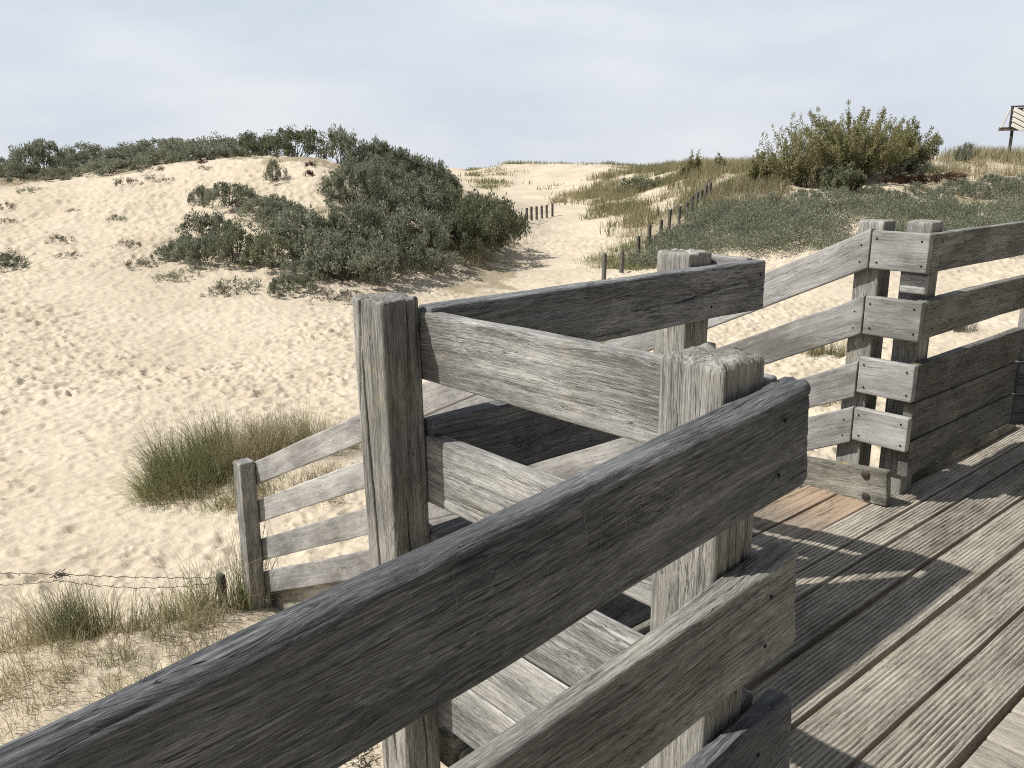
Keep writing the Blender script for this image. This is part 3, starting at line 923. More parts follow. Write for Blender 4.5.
# ================================================================== PLANTS
def at_px(px, v):
    """ground point in the direction of picture column px (at ground level), v metres ahead"""
    t = (px - 512) / F_PX
    for _ in range(3):
        pass
    z = -1.0
    for _ in range(4):
        dep = v * math.cos(PITCH) + (CAM_Z - z) * math.sin(PITCH)
        u = t * dep
        X = u * RH[0] + v * FH[0]
        Y = u * RH[1] + v * FH[1]
        z = float(ground(np.array([X]), np.array([Y]))[0])
    return X, Y, z


def at_pxy(px, py):
    """distance ahead at which the ground in picture column px first reaches picture row py"""
    v = np.exp(np.linspace(math.log(4), math.log(100), 500))
    z = np.full_like(v, -1.0)
    for _ in range(3):
        u = (px - 512) / F_PX * (v * math.cos(PITCH) + (CAM_Z - z) * math.sin(PITCH))
        z = ground(u * RH[0] + v * FH[0], u * RH[1] + v * FH[1])
    y = 384 + F_PX * np.tan(np.arctan2(CAM_Z - z, v) - PITCH)
    return float(v[np.argmax(y <= py)])


def leaf_cloud(rs, centres, radii, n_per, size, up_bias=.3, elong=2.6, zs=1.0):
    """leaf quads scattered round clump centres"""
    C = np.repeat(centres, n_per, 0)
    R = np.repeat(radii, n_per)[:, None]
    n = len(C)
    d = rs.normal(size=(n, 3))
    d /= np.linalg.norm(d, axis=1, keepdims=True)
    P = C + d * R * rs.random((n, 1)) ** .45 * np.array([1, 1, zs])
    ax = d * .8 + rs.normal(size=(n, 3)) * .7 + np.array([0, 0, up_bias])
    ax /= np.linalg.norm(ax, axis=1, keepdims=True)
    si = np.cross(ax, rs.normal(size=(n, 3)))
    si /= np.linalg.norm(si, axis=1, keepdims=True)
    s = size * (.6 + .8 * rs.random((n, 1)))
    a = P - ax * s * .5
    b = P + si * s / elong * .5
    c = P + ax * s * .5
    e = P - si * s / elong * .5
    V = np.stack([a, b, c, e], 1).reshape(-1, 3)
    F = np.arange(n * 4).reshape(-1, 4)
    tint = np.repeat(rs.random(n), 4)
    return V, F, tint


def branch_mesh(name, rs, ends, r0, mat, origin_spread=.1, k=5):
    """tapering limbs from the foot of the plant to each clump"""
    vs, fs = [], []
    for e in ends:
        o = np.array([rs.normal() * origin_spread, rs.normal() * origin_spread, -.08])
        m_ = (o + e) / 2 + rs.normal(size=3) * .08 * np.linalg.norm(e)
        m_[2] += .08 * np.linalg.norm(e)
        pts = [(1 - t) ** 2 * o + 2 * t * (1 - t) * m_ + t * t * np.array(e) for t in np.linspace(0, 1, 6)]
        for i, p in enumerate(pts):
            rad = r0 * (1 - .8 * i / 5)
            for a in range(k):
                an = 2 * math.pi * a / k
                vs.append(p + np.array([math.cos(an) * rad, math.sin(an) * rad, 0]))
        b = len(vs) - 6 * k
        for i in range(5):
            for a in range(k):
                fs.append((b + i * k + a, b + i * k + (a + 1) % k, b + (i + 1) * k + (a + 1) % k, b + (i + 1) * k + a))
    return mesh_np(name, np.array(vs), np.array(fs), mat, smooth=True)


def bush_meshes(seed, mat, clumps=46, n_per=60, size=.085, h=.62, flat=1.0, spread=.30, fill=.75, elong=2.4):
    """a shrub of radius about 1 m: uneven clumps on a lumpy dome, with gaps"""
    rs = np.random.default_rng(seed)
    cs, rad = [], []
    while len(cs) < clumps:
        a = rs.random() * 2 * math.pi
        q = rs.random() ** .55
        lump = .72 + .5 * vnoise(math.cos(a) * 1.6 + seed, math.sin(a) * 1.6, 0, seed)
        top = h * math.sqrt(max(0, 1 - q * q)) * (.7 + .6 * vnoise(math.cos(a) * q * 2.2 + seed, math.sin(a) * q * 2.2, 0, seed + 3))
        z = top * (fill + (1 - fill) * rs.random()) if rs.random() < .72 else top * rs.random()
        cs.append((math.cos(a) * q * float(lump), math.sin(a) * q * float(lump), float(z) + .05))
        rad.append(spread * (.42 + .62 * rs.random()))
    cs, rad = np.array(cs), np.array(rad)
    V, F, t = leaf_cloud(rs, cs, rad * .8, n_per, size, elong=elong)
    V[:, 2] = np.maximum(V[:, 2], -.05)
    fo = mesh_np('foliage', V, F, mat, tint=t)
    br = branch_mesh('branches', rs, cs[:: max(1, clumps // 16)], .02, M['bark'])
    return fo, br


BUSH = {
    'grey': [bush_meshes(100 + i, M['leaf_grey'], clumps=60, n_per=92, size=.066, spread=.25) for i in range(5)],
    'dark': [bush_meshes(200 + i, M['leaf_dark'], clumps=60, n_per=92, h=.75, size=.066, spread=.26) for i in range(3)],
    'pale': [bush_meshes(300 + i, M['leaf_pale'], clumps=46, n_per=80, h=.55, spread=.26, size=.066) for i in range(3)],
    'low': [bush_meshes(400 + i, M['twig_dry'], clumps=24, n_per=34, h=.26, size=.10, spread=.24, elong=5) for i in range(3)],
    'sparse': [bush_meshes(500 + i, M['leaf_grey'], clumps=26, n_per=34, h=.30, spread=.26, elong=3) for i in range(3)],
    'brown': [bush_meshes(600 + i, M['leaf_brown'], clumps=34, n_per=46, h=.25, spread=.26) for i in range(2)],
}


def bush(kind, px, v, sx, sz, label, name='shrub', cat='shrub', group=None, parts=True, sink=.03, sy=None):
    X, Y, z = at_px(px, v)
    i = RNG.randrange(len(BUSH[kind]))
    fo, br = BUSH[kind][i]
    o = bpy.data.objects.new(name, None)
    o.empty_display_size = .2
    COL.objects.link(o)
    o.location = (X, Y, z - sink)
    o.rotation_euler = (0, 0, RNG.random() * 6.28)
    o.scale = (sx, sy or sx * (.85 + .3 * RNG.random()), sz)
    tag(o, label, cat, group)
    f = bpy.data.objects.new('foliage', fo)
    COL.objects.link(f)
    f.parent = o
    if parts:
        b = bpy.data.objects.new('branches', br)
        COL.objects.link(b)
        b.parent = o
    return o


# --- left dune: hedge along the crest
G1 = 'shrubs along the crest of the left dune'
L1 = 'grey-green shrub in the row along the crest of the left dune'
for px, v, s, h in ((-40, 31, 1.6, 1.5), (-5, 32, 1.3, 1.3), (20, 30.5, 1.0, .9), (85, 32, 1.3, 1.25), (60, 30, .8, .7), (110, 30.5, 1.0, .95), (135, 33, 1.4, 1.35), (158, 31, 1.0, 1.0),
                     (180, 33, 1.3, 1.35), (205, 31.5, 1.0, 1.1), (228, 33, 1.3, 1.4), (245, 31.5, .9, 1.0), (372, 30, 1.2, 1.2), (95, 35, 1.4, 1.4), (165, 36, 1.5, 1.6)):
    bush('grey', px, v, s, h * .80, L1, group=G1)
bush('grey', 42, 32, 1.2, 1.85, 'round taller bush standing above the crest at the far left')
bush('dark', 266, 31, 1.0, 1.0, 'dark green bush on the crest, left of the darkest rounded one')
bush('dark', 298, 30.5, 1.2, 1.30, 'darkest rounded bush on the crest above the bare sand mound')
bush('pale', 343, 30, .95, 1.75, 'thin pale bush with sky showing through, beside the darkest crest bush')
bush('grey', 392, 29.5, 1.1, 1.4, 'bush at the top of the thicket where the crest begins to fall to the right')

# --- isolated shrubs on the sand slope
def vb(px, py):
    return at_pxy(px, py)


bush('pale', 276, vb(276, 183), .36, .95, 'small round pale bush on bare sand below the crest')
bush('grey', 204, vb(204, 203), .45, .65, 'low grey-green bush left of the two below the small pale one')
bush('grey', 232, vb(232, 205), .72, .95, 'wide grey-green bush on the sand below and left of the small round pale one')
bush('grey', 2, vb(2, 268), .55, .62, 'dark low shrub on the sand at the left edge')
bush('grey', 178, vb(178, 258), .55, .7, 'left end shrub of the dark clump on the open sand')
bush('grey', 208, vb(208, 240), .8, .95, 'upper shrub of the dark clump on the open sand')
bush('grey', 205, vb(205, 260), .75, .9, 'front shrub of the dark clump on the open sand')
bush('dark', 236, vb(236, 262), .7, 1.0, 'dark middle shrub of the clump on the open sand')
bush('dark', 270, vb(270, 267), .72, 1.05, 'darkest lower right shrub of the clump on the open sand')
G2 = 'sparse shrublets scattered over the sand slope'
L2 = 'sparse low grey shrublet on the sand slope'
for px, v, s in ((135, 20.3, .42), (152, 20.6, .4), (172, 20.9, .35), (118, 24.2, .3), (60, 22.3, .42), (72, 21.0, .34), (128, 21.9, .36), (128, 27.3, .55), (155, 27.6, .35), (172, 27.3, .3),
                 (205, 28.0, .3), (182, 19.6, .4), (165, 19.4, .3), (202, 20.1, .35), (75, 25.2, .2), (240, 20.4, .3), (0, 25.6, .5), (5, 24.2, .35), (30, 27.5, .4)):
    bush('sparse' if RNG.random() < .45 else 'low', px, v, s, s * 1.3, L2, name='shrublet', group=G2, parts=False)
bush('sparse', 238, 18.9, .55, .7, 'flat straggling shrub at the foot of the thicket, on the left')
bush('grey', 292, 19.0, .6, .55, 'dim low shrub at the foot of the thicket, above the tall square post')
bush('low', 330, 18.7, .7, .6, 'dry grey tangle at the thicket foot beside the tall square post')
bush('low', 222, 18.6, .5, .5, 'thin dry sprig left of the straggling shrub')

bush('brown', 311, vb(311, 167), .22, .5, 'dark brown lump of dry roots on the bare mound, upper one', cat='dry plant', name='dry_plant', parts=False)
bush('brown', 310, vb(310, 176), .18, .45, 'small dark brown lump of dry roots on the bare mound, lower one', cat='dry plant', name='dry_plant', parts=False)
bush('low', 338, vb(338, 162), .4, .5, 'grey-brown dry plant at the right shoulder of the bare mound', cat='dry plant', name='dry_plant', parts=False)
bush('brown', 118, vb(118, 168), .35, .35, 'dark dry plant at the eroded sand edge below the left hedge', cat='dry plant', name='dry_plant', parts=False)
bush('low', 150, vb(150, 172), .6, .7, 'broad grey dry plant on the sand below the left hedge', cat='dry plant', name='dry_plant', parts=False)
bush('brown', 203, vb(203, 163), .22, .35, 'dark dry plant on the sand edge right of the broad grey one', cat='dry plant', name='dry_plant', parts=False)

# --- the thicket
G3 = 'shrubs massed in the thicket of the left dune'
L3 = 'grey-green shrub merged into the dense thicket on the left dune'
for px, v, s, h in ((285, 22.8, .95, 1.2), (300, 21.6, 1.0, 1.2), (322, 20.6, 1.0, 1.3), (345, 20.0, .95, 1.1), (372, 20.6, 1.0, 1.2), (345, 22.4, 1.1, 1.2),
                     (372, 22.4, 1.1, 1.5), (398, 21.8, 1.0, 1.25), (356, 24.8, 1.1, 1.5), (384, 24.6, 1.2, 1.6), (412, 23.8, 1.15, 1.5), (432, 22.8, .85, 1.0),
                     (366, 27.2, 1.1, 1.1), (392, 27.0, 1.2, 1.3), (420, 26.4, 1.2, 1.5), (446, 25.2, 1.1, 1.5), (404, 29.2, 1.2, 1.3), (432, 28.6, 1.2, 1.4), (380, 29.5, 1.1, 1.2),
                     (456, 28.0, 1.1, 1.3), (270, 23.6, .7, .8), (410, 31.5, 1.2, 1.5), (440, 31.5, 1.1, 1.3), (310, 19.9, .7, .8), (440, 33, 1.2, 1.1)):
    bush('grey', px, v, s * (.78 + .22 * RNG.random()), h * (.8 + .4 * RNG.random()), L3, group=G3)
for px, v, s, h in ((386, 30.5, 1.1, 1.9), (404, 31, 1.1, 1.7), (370, 30.2, .9, 1.7), (424, 31.5, 1.0, 1.5)):
    bush('grey', px, v, s, h, L3, group=G3)
bush('dark', 470, 26.9, 1.25, 2.2, 'large dark bush at the right end of the thicket', cat='bush')
bush('dark', 492, 28.8, 1.2, 2.0, 'dark bush behind the large one at the right end of the thicket', cat='bush')
bush('dark', 458, 25.6, 1.0, 1.5, 'dark bush in front of the large one at the right end of the thicket', cat='bush')
bush('pale', 505, 30.5, 1.0, 1.7, 'paler bush at the thicket right end, next to the sand track')

# --- right hill: the big loose bush
def stem_bush(seed, n_stems, R, Hm, mat, leaves, size, skew=0.0, tops=None):
    rs = np.random.default_rng(seed)
    ends, cs, rad = [], [], []
    for i in range(n_stems):
        a = rs.random() * 2 * math.pi
        q = rs.random() ** .6 * R
        x, y = math.cos(a) * q, math.sin(a) * q
        hh = Hm * (.55 + .5 * rs.random()) * (1 - .35 * (q / R) ** 2) * (1 + skew * x / R)
        ends.append((x, y, hh))
        for s in np.linspace(.15, 1, 13):
            cs.append((x * s + rs.normal() * .10 * (1.2 - s), y * s + rs.normal() * .10 * (1.2 - s), hh * s + rs.normal() * .08))
            rad.append(.20 * (1.3 - .92 * s) + .02)
    V, F, t = leaf_cloud(rs, np.array(cs), np.array(rad), leaves, size, up_bias=.5, elong=2.0, zs=2.0)
    return mesh_np('foliage', V, F, mat, tint=t), branch_mesh('branches', rs, ends, .022, M['bark'], .35)


def big_bush(name, px, v, seed, n, R, H, mat, leaves, size, label, skew=0.0):
    X, Y, z = at_px(px, v)
    fo, br = stem_bush(seed, n, R, H, mat, leaves, size, skew)
    o = thing(name, label, 'bush', (X, Y, z - .05))
    o.rotation_euler = (0, 0, math.atan2(RH[1], RH[0]))
    for nm, me in (('foliage', fo), ('branches', br)):
        c = bpy.data.objects.new(nm, me)
        COL.objects.link(c)
        c.parent = o


big_bush('tall_bush', 848, 38.5, 11, 130, 2.75, 2.9, M['leaf_yellow'], 40, .078, 'big loose olive-yellow bush on top of the right-hand hill')
big_bush('tall_bush', 792, 37.5, 12, 46, 1.5, 3.0, M['leaf_yellow'], 20, .078, 'slender upright bush with thin tops at the left of the big olive bush')
big_bush('tall_bush', 905, 39.5, 13, 50, 1.4, 2.2, M['leaf_yellow'], 40, .078, 'greener bush at the right end of the big olive bush')
big_bush('tall_bush', 838, 36.3, 14, 24, 1.1, 1.2, M['leaf_dark'], 80, .085, 'dark leafy bush at the foot of the big olive bush')
big_bush('tall_bush', 763, 38.5, 15, 16, .8, 1.5, M['leaf_yellow'], 40, .085, 'small pale upright bush at the left edge of the hilltop bushes')
for k, (px, v, H) in enumerate(((690, 47, 1.2), (682, 47.5, 1.0), (697, 47.2, 1.35), (720, 46, 1.0))):
    big_bush('leafy_weed', px, v, 40 + k, 4, .28, H, M['leaf_yellow'], 14, .11,
             ('tall leafy weed on the skyline, second from left of the group', 'leftmost leafy weed of the group on the skyline', 'tallest leafy weed on the skyline above the stake fence',
              'loose leafy weed on the skyline, right of the tallest weed')[k])
bush('grey', 912, 38.6, .9, 1.1, 'dim grey bush under the right end of the hilltop bushes')
bush('brown', 900, 37.0, .9, .8, 'rust-brown dry patch in the bare sand under the bushes, on the left', name='dry_plant', cat='dry plant')
bush('brown', 922, 37.0, .75, .8, 'rust-brown dry patch in the bare sand, middle one', name='dry_plant', cat='dry plant')
bush('brown', 950, 37.6, .9, .9, 'rust-brown dry patch in the bare sand, rightmost and highest', name='dry_plant', cat='dry plant')
bush('grey', 966, 41.5, .6, 1.1, 'small dark bush in the grass on the skyline right of the big bush')
bush('dark', 640, 47, 1.4, 1.0, 'dark grey-green low shrub in the middle of the grassy slope')


# --- grasses
def blades(rs, roots, length, width, lean, wind, mat_tint=(0, 1), curve=.6, seg=4):
    """curved tapering grass blades"""
    n = len(roots)
    L = length * (.5 + .7 * rs.random(n))
    a = rs.random(n) * 2 * math.pi
    ld = np.stack([np.cos(a), np.sin(a)], 1) * (lean * rs.random(n))[:, None] + np.array(wind)[None] * (.4 + .8 * rs.random(n))[:, None]
    sd = np.stack([-np.sin(a), np.cos(a)], 1)
    ra = rs.random(n) * 2 * math.pi
    sd = np.stack([np.cos(ra), np.sin(ra)], 1)
    V = np.zeros((n, (seg + 1) * 2, 3))
    for k in range(seg + 1):
        f = k / seg
        off = ld * (L * (f * (1 - curve) + curve * f * f))[:, None]
        zz = L * f * np.sqrt(np.maximum(.12, 1 - (np.linalg.norm(ld, axis=1) * (1 - curve + curve * f)) ** 2 * .8))
        w = width * (1 - f * .85) / 2
        c = np.concatenate([roots[:, :2] + off, (roots[:, 2] + zz)[:, None]], 1)
        V[:, k * 2, :] = c
        V[:, k * 2 + 1, :] = c
        V[:, k * 2, :2] -= sd * w
        V[:, k * 2 + 1, :2] += sd * w
    m_ = (seg + 1) * 2
    base = (np.arange(n) * m_)[:, None]
    F = []
    for k in range(seg):
        F.append(np.stack([base[:, 0] + 2 * k, base[:, 0] + 2 * k + 1, base[:, 0] + 2 * k + 3, base[:, 0] + 2 * k + 2], -1))
    t = np.repeat(mat_tint[0] + (mat_tint[1] - mat_tint[0]) * rs.random(n), m_)
    return V.reshape(-1, 3), np.concatenate(F), t


def tuft_mesh(seed, n, R, length, width, lean, wind, mat, ry=None, tint=(0, 1), curve=.6):
    """blades in small clumps: each clump has its own height, colour and fan of leaning blades"""
    rs = np.random.default_rng(seed)
    ry = ry or R
    k = max(8, int(n / 38))
    out_v, out_f, out_t, nv = [], [], [], 0
    for c in range(k):
        a, q = rs.random() * 2 * math.pi, rs.random() ** .55
        cx, cy = math.cos(a) * q * R, math.sin(a) * q * ry
        m_ = max(4, int(n / k * (.4 + 1.2 * rs.random())))
        sp = (.035 + .05 * rs.random()) * max(1, R / .45)
        roots = np.stack([cx + rs.normal(size=m_) * sp, cy + rs.normal(size=m_) * sp, np.full(m_, -.03)], 1)
        hl = length * (.55 + .6 * rs.random()) * (1 - .25 * q)
        tb = rs.random()
        wd = (wind[0] * (.6 + .8 * rs.random()) + .28 * math.cos(a) * q * lean + .14 * rs.normal(), wind[1] + .28 * math.sin(a) * q * lean + .14 * rs.normal())
        V, F, t = blades(rs, roots, hl, width * (.8 + .5 * rs.random()), lean * (.7 + .6 * rs.random()), wd, (0, 1), curve * (.7 + .5 * rs.random()))
        t = tint[0] + (tint[1] - tint[0]) * np.clip(.55 * t + .45 * tb, 0, 1)
        out_v.append(V)
        out_f.append(F + nv)
        out_t.append(t)
        nv += len(V)
    return np.concatenate(out_v), np.concatenate(out_f), np.concatenate(out_t), mat


def tuft(px, v, label, sets, name='grass_tuft', group=None, cat='grass tuft'):
    """a tuft made of several kinds of blades; one part for each kind"""
    X, Y, z = at_px(px, v)
    o = thing(name, label, cat, (X, Y, z), group)
    o.rotation_euler = (0, 0, math.atan2(RH[1], RH[0]))
    for nm, s in sets:
        V, F, t, m = s
        c = bpy.data.objects.new(nm, mesh_np(nm, V, F, m, tint=t))
        COL.objects.link(c)
        c.parent = o
    return o


GR, STW = M['grass_green'], M['grass_straw']
tuft(198, 8.25, 'big dense green marram tuft leaning left, beyond the small square post',
     [('green_blades', tuft_mesh(1, 1700, .36, .80, .006, .75, (-.35, 0), GR, .30)), ('dry_blades', tuft_mesh(2, 500, .40, .60, .006, .9, (-.1, -.1), STW, .3))])
tuft(168, 7.95, 'lower spreading green tuft on the sand at the left foot of the big marram tuft',
     [('green_blades', tuft_mesh(3, 800, .34, .50, .006, .95, (-.45, -.1), GR, .22)), ('dry_blades', tuft_mesh(4, 260, .34, .45, .006, .95, (-.2, -.1), STW, .2))])
tuft(246, 8.6, 'olive tuft of medium height in the middle of the grass by the small post',
     [('green_blades', tuft_mesh(5, 520, .40, .62, .006, .6, (-.05, 0), GR, .3)), ('dry_blades', tuft_mesh(6, 1300, .50, .60, .006, .85, (0, -.1), STW, .3))])
tuft(296, 8.9, 'straw-coloured tuft right of the olive one, behind the stair boards',
     [('green_blades', tuft_mesh(7, 330, .42, .55, .006, .55, (.05, 0), GR, .3)), ('dry_blades', tuft_mesh(8, 1250, .50, .60, .006, .9, (.1, -.1), STW, .35))])
tuft(340, 9.2, 'sparse bright tuft at the right end of that grass, beside the tall square post',
     [('green_blades', tuft_mesh(9, 350, .42, .50, .006, .6, (.1, 0), GR, .3)), ('dry_blades', tuft_mesh(10, 450, .42, .36, .006, 1.0, (.1, -.1), STW, .35))])
tuft(300, 8.0, 'short dry grass lying under the top stair boards', [('dry_blades', tuft_mesh(11, 900, .55, .26, .006, 1.1, (.0, -.2), STW, .4)),
                                                                     ('green_blades', tuft_mesh(111, 160, .5, .3, .006, .8, (.0, -.1), GR, .4))])
tuft(228, 7.8, 'short grass at the foot of the big marram tuft, behind the small post', [('green_blades', tuft_mesh(12, 420, .40, .36, .006, 1.0, (-.1, -.1), GR, .2)),
                                                                                    ('dry_blades', tuft_mesh(13, 420, .45, .30, .006, 1.0, (0, -.15), STW, .25))])
# by the wire fence
tuft(250, 5.72, 'tall dark grass growing against the small square post', [('green_blades', tuft_mesh(20, 260, .10, .75, .005, .38, (.08, 0), GR, .08)),
                                                                      ('dry_blades', tuft_mesh(21, 70, .12, .8, .005, .65, (.15, 0), STW, .1))])
tuft(213, 5.55, 'grass clump around the wire fence stake left of the small square post', [('green_blades', tuft_mesh(22, 200, .14, .55, .005, .6, (-.05, 0), GR, .1)),
                                                                                     ('dry_blades', tuft_mesh(23, 110, .16, .6, .005, .8, (-.1, 0), STW, .12))])
tuft(75, 5.10, 'dark leaning grass clump below the wire tangle in the left foreground', [('green_blades', tuft_mesh(24, 420, .13, .52, .005, .55, (-.30, .1), GR, .1, (-.4, .5))),
                                                                                       ('dry_blades', tuft_mesh(25, 360, .26, .45, .005, 1.0, (-.2, 0), STW, .14))])
tuft(122, 5.15, 'thin green tuft between the dark leaning clump and the fence stake', [('green_blades', tuft_mesh(26, 120, .24, .42, .005, .55, (.0, 0), GR, .12)), ('dry_blades', tuft_mesh(27, 260, .3, .4, .005, .9, (0, 0), STW, .15))])
tuft(165, 5.35, 'low grassy tuft left of the fence stake clump', [('green_blades', tuft_mesh(28, 150, .25, .32, .005, .8, (.05, 0), GR, .12)), ('dry_blades', tuft_mesh(29, 300, .35, .34, .005, 1.0, (.05, 0), STW, .16))])
tuft(15, 5.05, 'dry sparse stalks at the left edge under the wire', [('dry_blades', tuft_mesh(30, 340, .38, .42, .0045, .9, (-.05, 0), STW, .2)), ('green_blades', tuft_mesh(130, 70, .3, .4, .0045, .6, (-.1, 0), GR, .2))])
tuft(62, 4.75, 'short trailing dry grass on the left of the low sand mound by the rail', [('dry_blades', tuft_mesh(31, 360, .36, .24, .0045, 1.1, (.0, -.1), STW, .26)), ('green_blades', tuft_mesh(131, 90, .32, .22, .0045, 1.0, (.0, -.1), GR, .22))])
tuft(128, 4.72, 'short trailing dry grass on the top of the low sand mound by the rail', [('dry_blades', tuft_mesh(34, 360, .36, .24, .0045, 1.1, (.0, -.1), STW, .26)), ('green_blades', tuft_mesh(134, 130, .26, .22, .0045, 1.0, (.0, -.1), GR, .22))])
tuft(30, 4.5, 'sprawling dry grass on the sand in the lower left corner', [('dry_blades', tuft_mesh(32, 460, .6, .24, .0045, 1.1, (.1, -.1), STW, .28)), ('green_blades', tuft_mesh(132, 120, .6, .2, .0045, 1.0, (.1, -.1), GR, .28))])
tuft(185, 5.05, 'short dry grass under the foreground rail, right of the sand mound', [('dry_blades', tuft_mesh(33, 420, .5, .22, .0045, 1.1, (.0, -.1), STW, .25))])
# under the right-hand rails
tuft(826, 14.0, 'small green tuft on the sand seen between the far stair boards', [('green_blades', tuft_mesh(34, 350, .28, .42, .009, .6, (.0, 0), GR, .2)), ('dry_blades', tuft_mesh(35, 250, .3, .36, .009, .9, (.0, 0), STW, .2))])
tuft(803, 14.4, 'small grass tuft on the sand left of the green tuft between the far stair boards', [('dry_blades', tuft_mesh(36, 260, .22, .32, .009, .8, (.0, 0), STW, .2))])
tuft(958, 16.2, 'dark dry plant on the sand below the long deck railing', [('dry_blades', tuft_mesh(37, 420, .26, .38, .011, .9, (.0, 0), M['twig_dry'], .2))])
tuft(838, 11.2, 'pale grass on the sand low between the pair of deck posts and the stair boards', [('dry_blades', tuft_mesh(38, 420, .5, .3, .007, 1.0, (.0, 0), STW, .4))])


# stuff: the grass over the right-hand slope, the far dune tops, the low grey-green cover
def stuff(name, V, F, t, mat, label, cat):
    o = link(name, mesh_np(name, V, F, mat, tint=t))
    tag(o, label, cat, kind='stuff')
    return o


def scatter(rs, n, px0, px1, v0, v1, dens):
    """n points in a fan sector kept with probability dens(px, v, noise)"""
    out = []
    while len(out) < n:
        m_ = 4000
        px_ = px0 + (px1 - px0) * rs.random(m_)
        v = v0 + (v1 - v0) * rs.random(m_)
        u = (px_ - 512) / 900 * v
        X = u * RH[0] + v * FH[0]
        Y = u * RH[1] + v * FH[1]
        nz = fbm(X * .45, Y * .45, 0, 3, 77)
        k = rs.random(m_) < dens(px_, v, nz)
        out += list(zip(X[k], Y[k]))
    out = np.array(out[:n])
    return np.column_stack([out, ground(out[:, 0], out[:, 1])])


def grass_field(name, seed, pts, per, R, length, width, mat, tint=(0, 1), lean=.7):
    rs = np.random.default_rng(seed)
    roots = np.repeat(pts, per, 0)
    roots[:, :2] += rs.normal(size=(len(roots), 2)) * R
    roots[:, 2] -= .03
    V, F, t = blades(rs, roots, length, width, lean, (-.05, -.05), tint, .6, 3)
    stuff(name, V, F, t, mat, ('straw-coloured ' if mat is STW else 'greenish ') + WHERE[seed], 'grass')


WHERE = {}
for a_, b_ in (((31, 32), 'grass over the slope between the stake fence and the big bush'), ((33, 34), 'grass on the hilltop round the big bush and the platform'),
               ((35, 36), 'grass tufts on the far dunes along the skyline'), ((37,), 'grass fringe at the foot of the thicket beside the sand track'),
               ((38,), 'grass fringe at the foot of the stake fence'), ((39, 40), 'grass on the right bank of the sand track'), ((41, 42), 'grass on the low rise at the end of the sand track')):
    for i_ in a_:
        WHERE[i_] = b_
rs0 = np.random.default_rng(900)
slope = lambda px, v, n: sstep(.40, .56, n) * sstep(595, 640, px + (v - 40) * 1.2) * sstep(0, 5, v - (29 + 0.02 * np.abs(px - 700)))
p = scatter(rs0, 1500, 585, 790, 30, 66, slope)
grass_field('dune_grass', 31, p[:1000], 13, .16, .55, .030, STW, (.1, .9))
grass_field('dune_grass', 32, p[1000:], 13, .16, .55, .030, GR, (.2, 1))
hilltop = lambda px, v, n: sstep(.36, .5, n) * sstep(37.6, 41.5, v + 2.5 * (n - .5) + (px > 925) * 1.2)
p = scatter(rs0, 1100, 735, 1090, 36, 48, hilltop)
grass_field('dune_grass', 33, p[:760], 14, .15, .55, .026, STW, (.1, .9))
grass_field('dune_grass', 34, p[760:], 14, .15, .55, .026, GR, (.2, 1))
fard = lambda px, v, n: sstep(.56, .62, n) * np.where((px > 495) & (px < 612) & (v < 80), .12, 1.0)
p = scatter(rs0, 330, 470, 720, 56, 98, fard)
grass_field('dune_grass', 35, p[:150], 26, .42, .36, .06, STW, (.1, .8))
grass_field('dune_grass', 36, p[150:], 26, .42, .40, .06, GR, (.1, .8))
bank = lambda px, v, n: sstep(.36, .5, n)
p = scatter(rs0, 210, 588, 650, 38, 58, bank)
grass_field('dune_grass', 39, p[:130], 18, .22, .45, .030, STW, (.1, .8))
grass_field('dune_grass', 40, p[130:], 18, .22, .45, .030, GR, (.2, .9))
p = scatter(rs0, 60, 556, 600, 51, 60, bank)
grass_field('dune_grass', 41, p[:38], 20, .26, .42, .036, STW, (.1, .8))
grass_field('dune_grass', 42, p[38:], 20, .26, .42, .036, GR, (.2, .9))
edge = lambda px, v, n: sstep(.46, .58, n)
p = scatter(rs0, 260, 430, 545, 24, 38, lambda px, v, n: sstep(.44, .55, n) * sstep(-3, 0, v - (22 + (px - 430) * .115)) * (1 - sstep(2.0, 4.0, v - (22 + (px - 430) * .115))))
grass_field('dune_grass', 37, p, 12, .14, .30, .018, STW, (0, .8))
p = scatter(rs0, 300, 585, 690, 24.5, 36, lambda px, v, n: sstep(.42, .55, n) * (1 - sstep(2, 5, np.abs(v - (26 + (px - 620) * .09)))))
grass_field('dune_grass', 38, p, 12, .14, .30, .018, GR, (.2, 1))


def cover(name, seed, pts, per, R, H, size, mat):
    rs = np.random.default_rng(seed)
    c = pts.copy()
    lump = sstep(.35, .7, fbm(c[:, 0] * .9, c[:, 1] * .9, 0, 3, 88))
    c[:, 2] += H * rs.random(len(c)) * (.35 + 1.1 * lump)
    V, F, t = leaf_cloud(rs, c, np.full(len(c), R), per, size, up_bias=.9, elong=2.6)
    stuff(name, V, F, t, mat, ('grey-green' if seed == 51 else 'pale sage-green') + ' low leafy cover over the foot of the right-hand slope', 'ground cover')


band = lambda px, v, n: sstep(.15, .28, n) * sstep(0, 30, px + 40 * (n - .5) - 632 - (v - 26) * 6) * sstep(25.2, 26.6, v + 3 * (n - .5)) * (1 - sstep(33.0, 34.6, v + 3 * (n - .5) - (px > 960) * (px - 960) * .012))
p = scatter(rs0, 4600, 630, 1100, 24.5, 38, band)
cover('ground_cover', 51, p[:3000], 46, .26, .5, .066, M['leaf_grey'])
cover('ground_cover', 52, p[3000:], 46, .24, .42, .066, M['leaf_pale'])

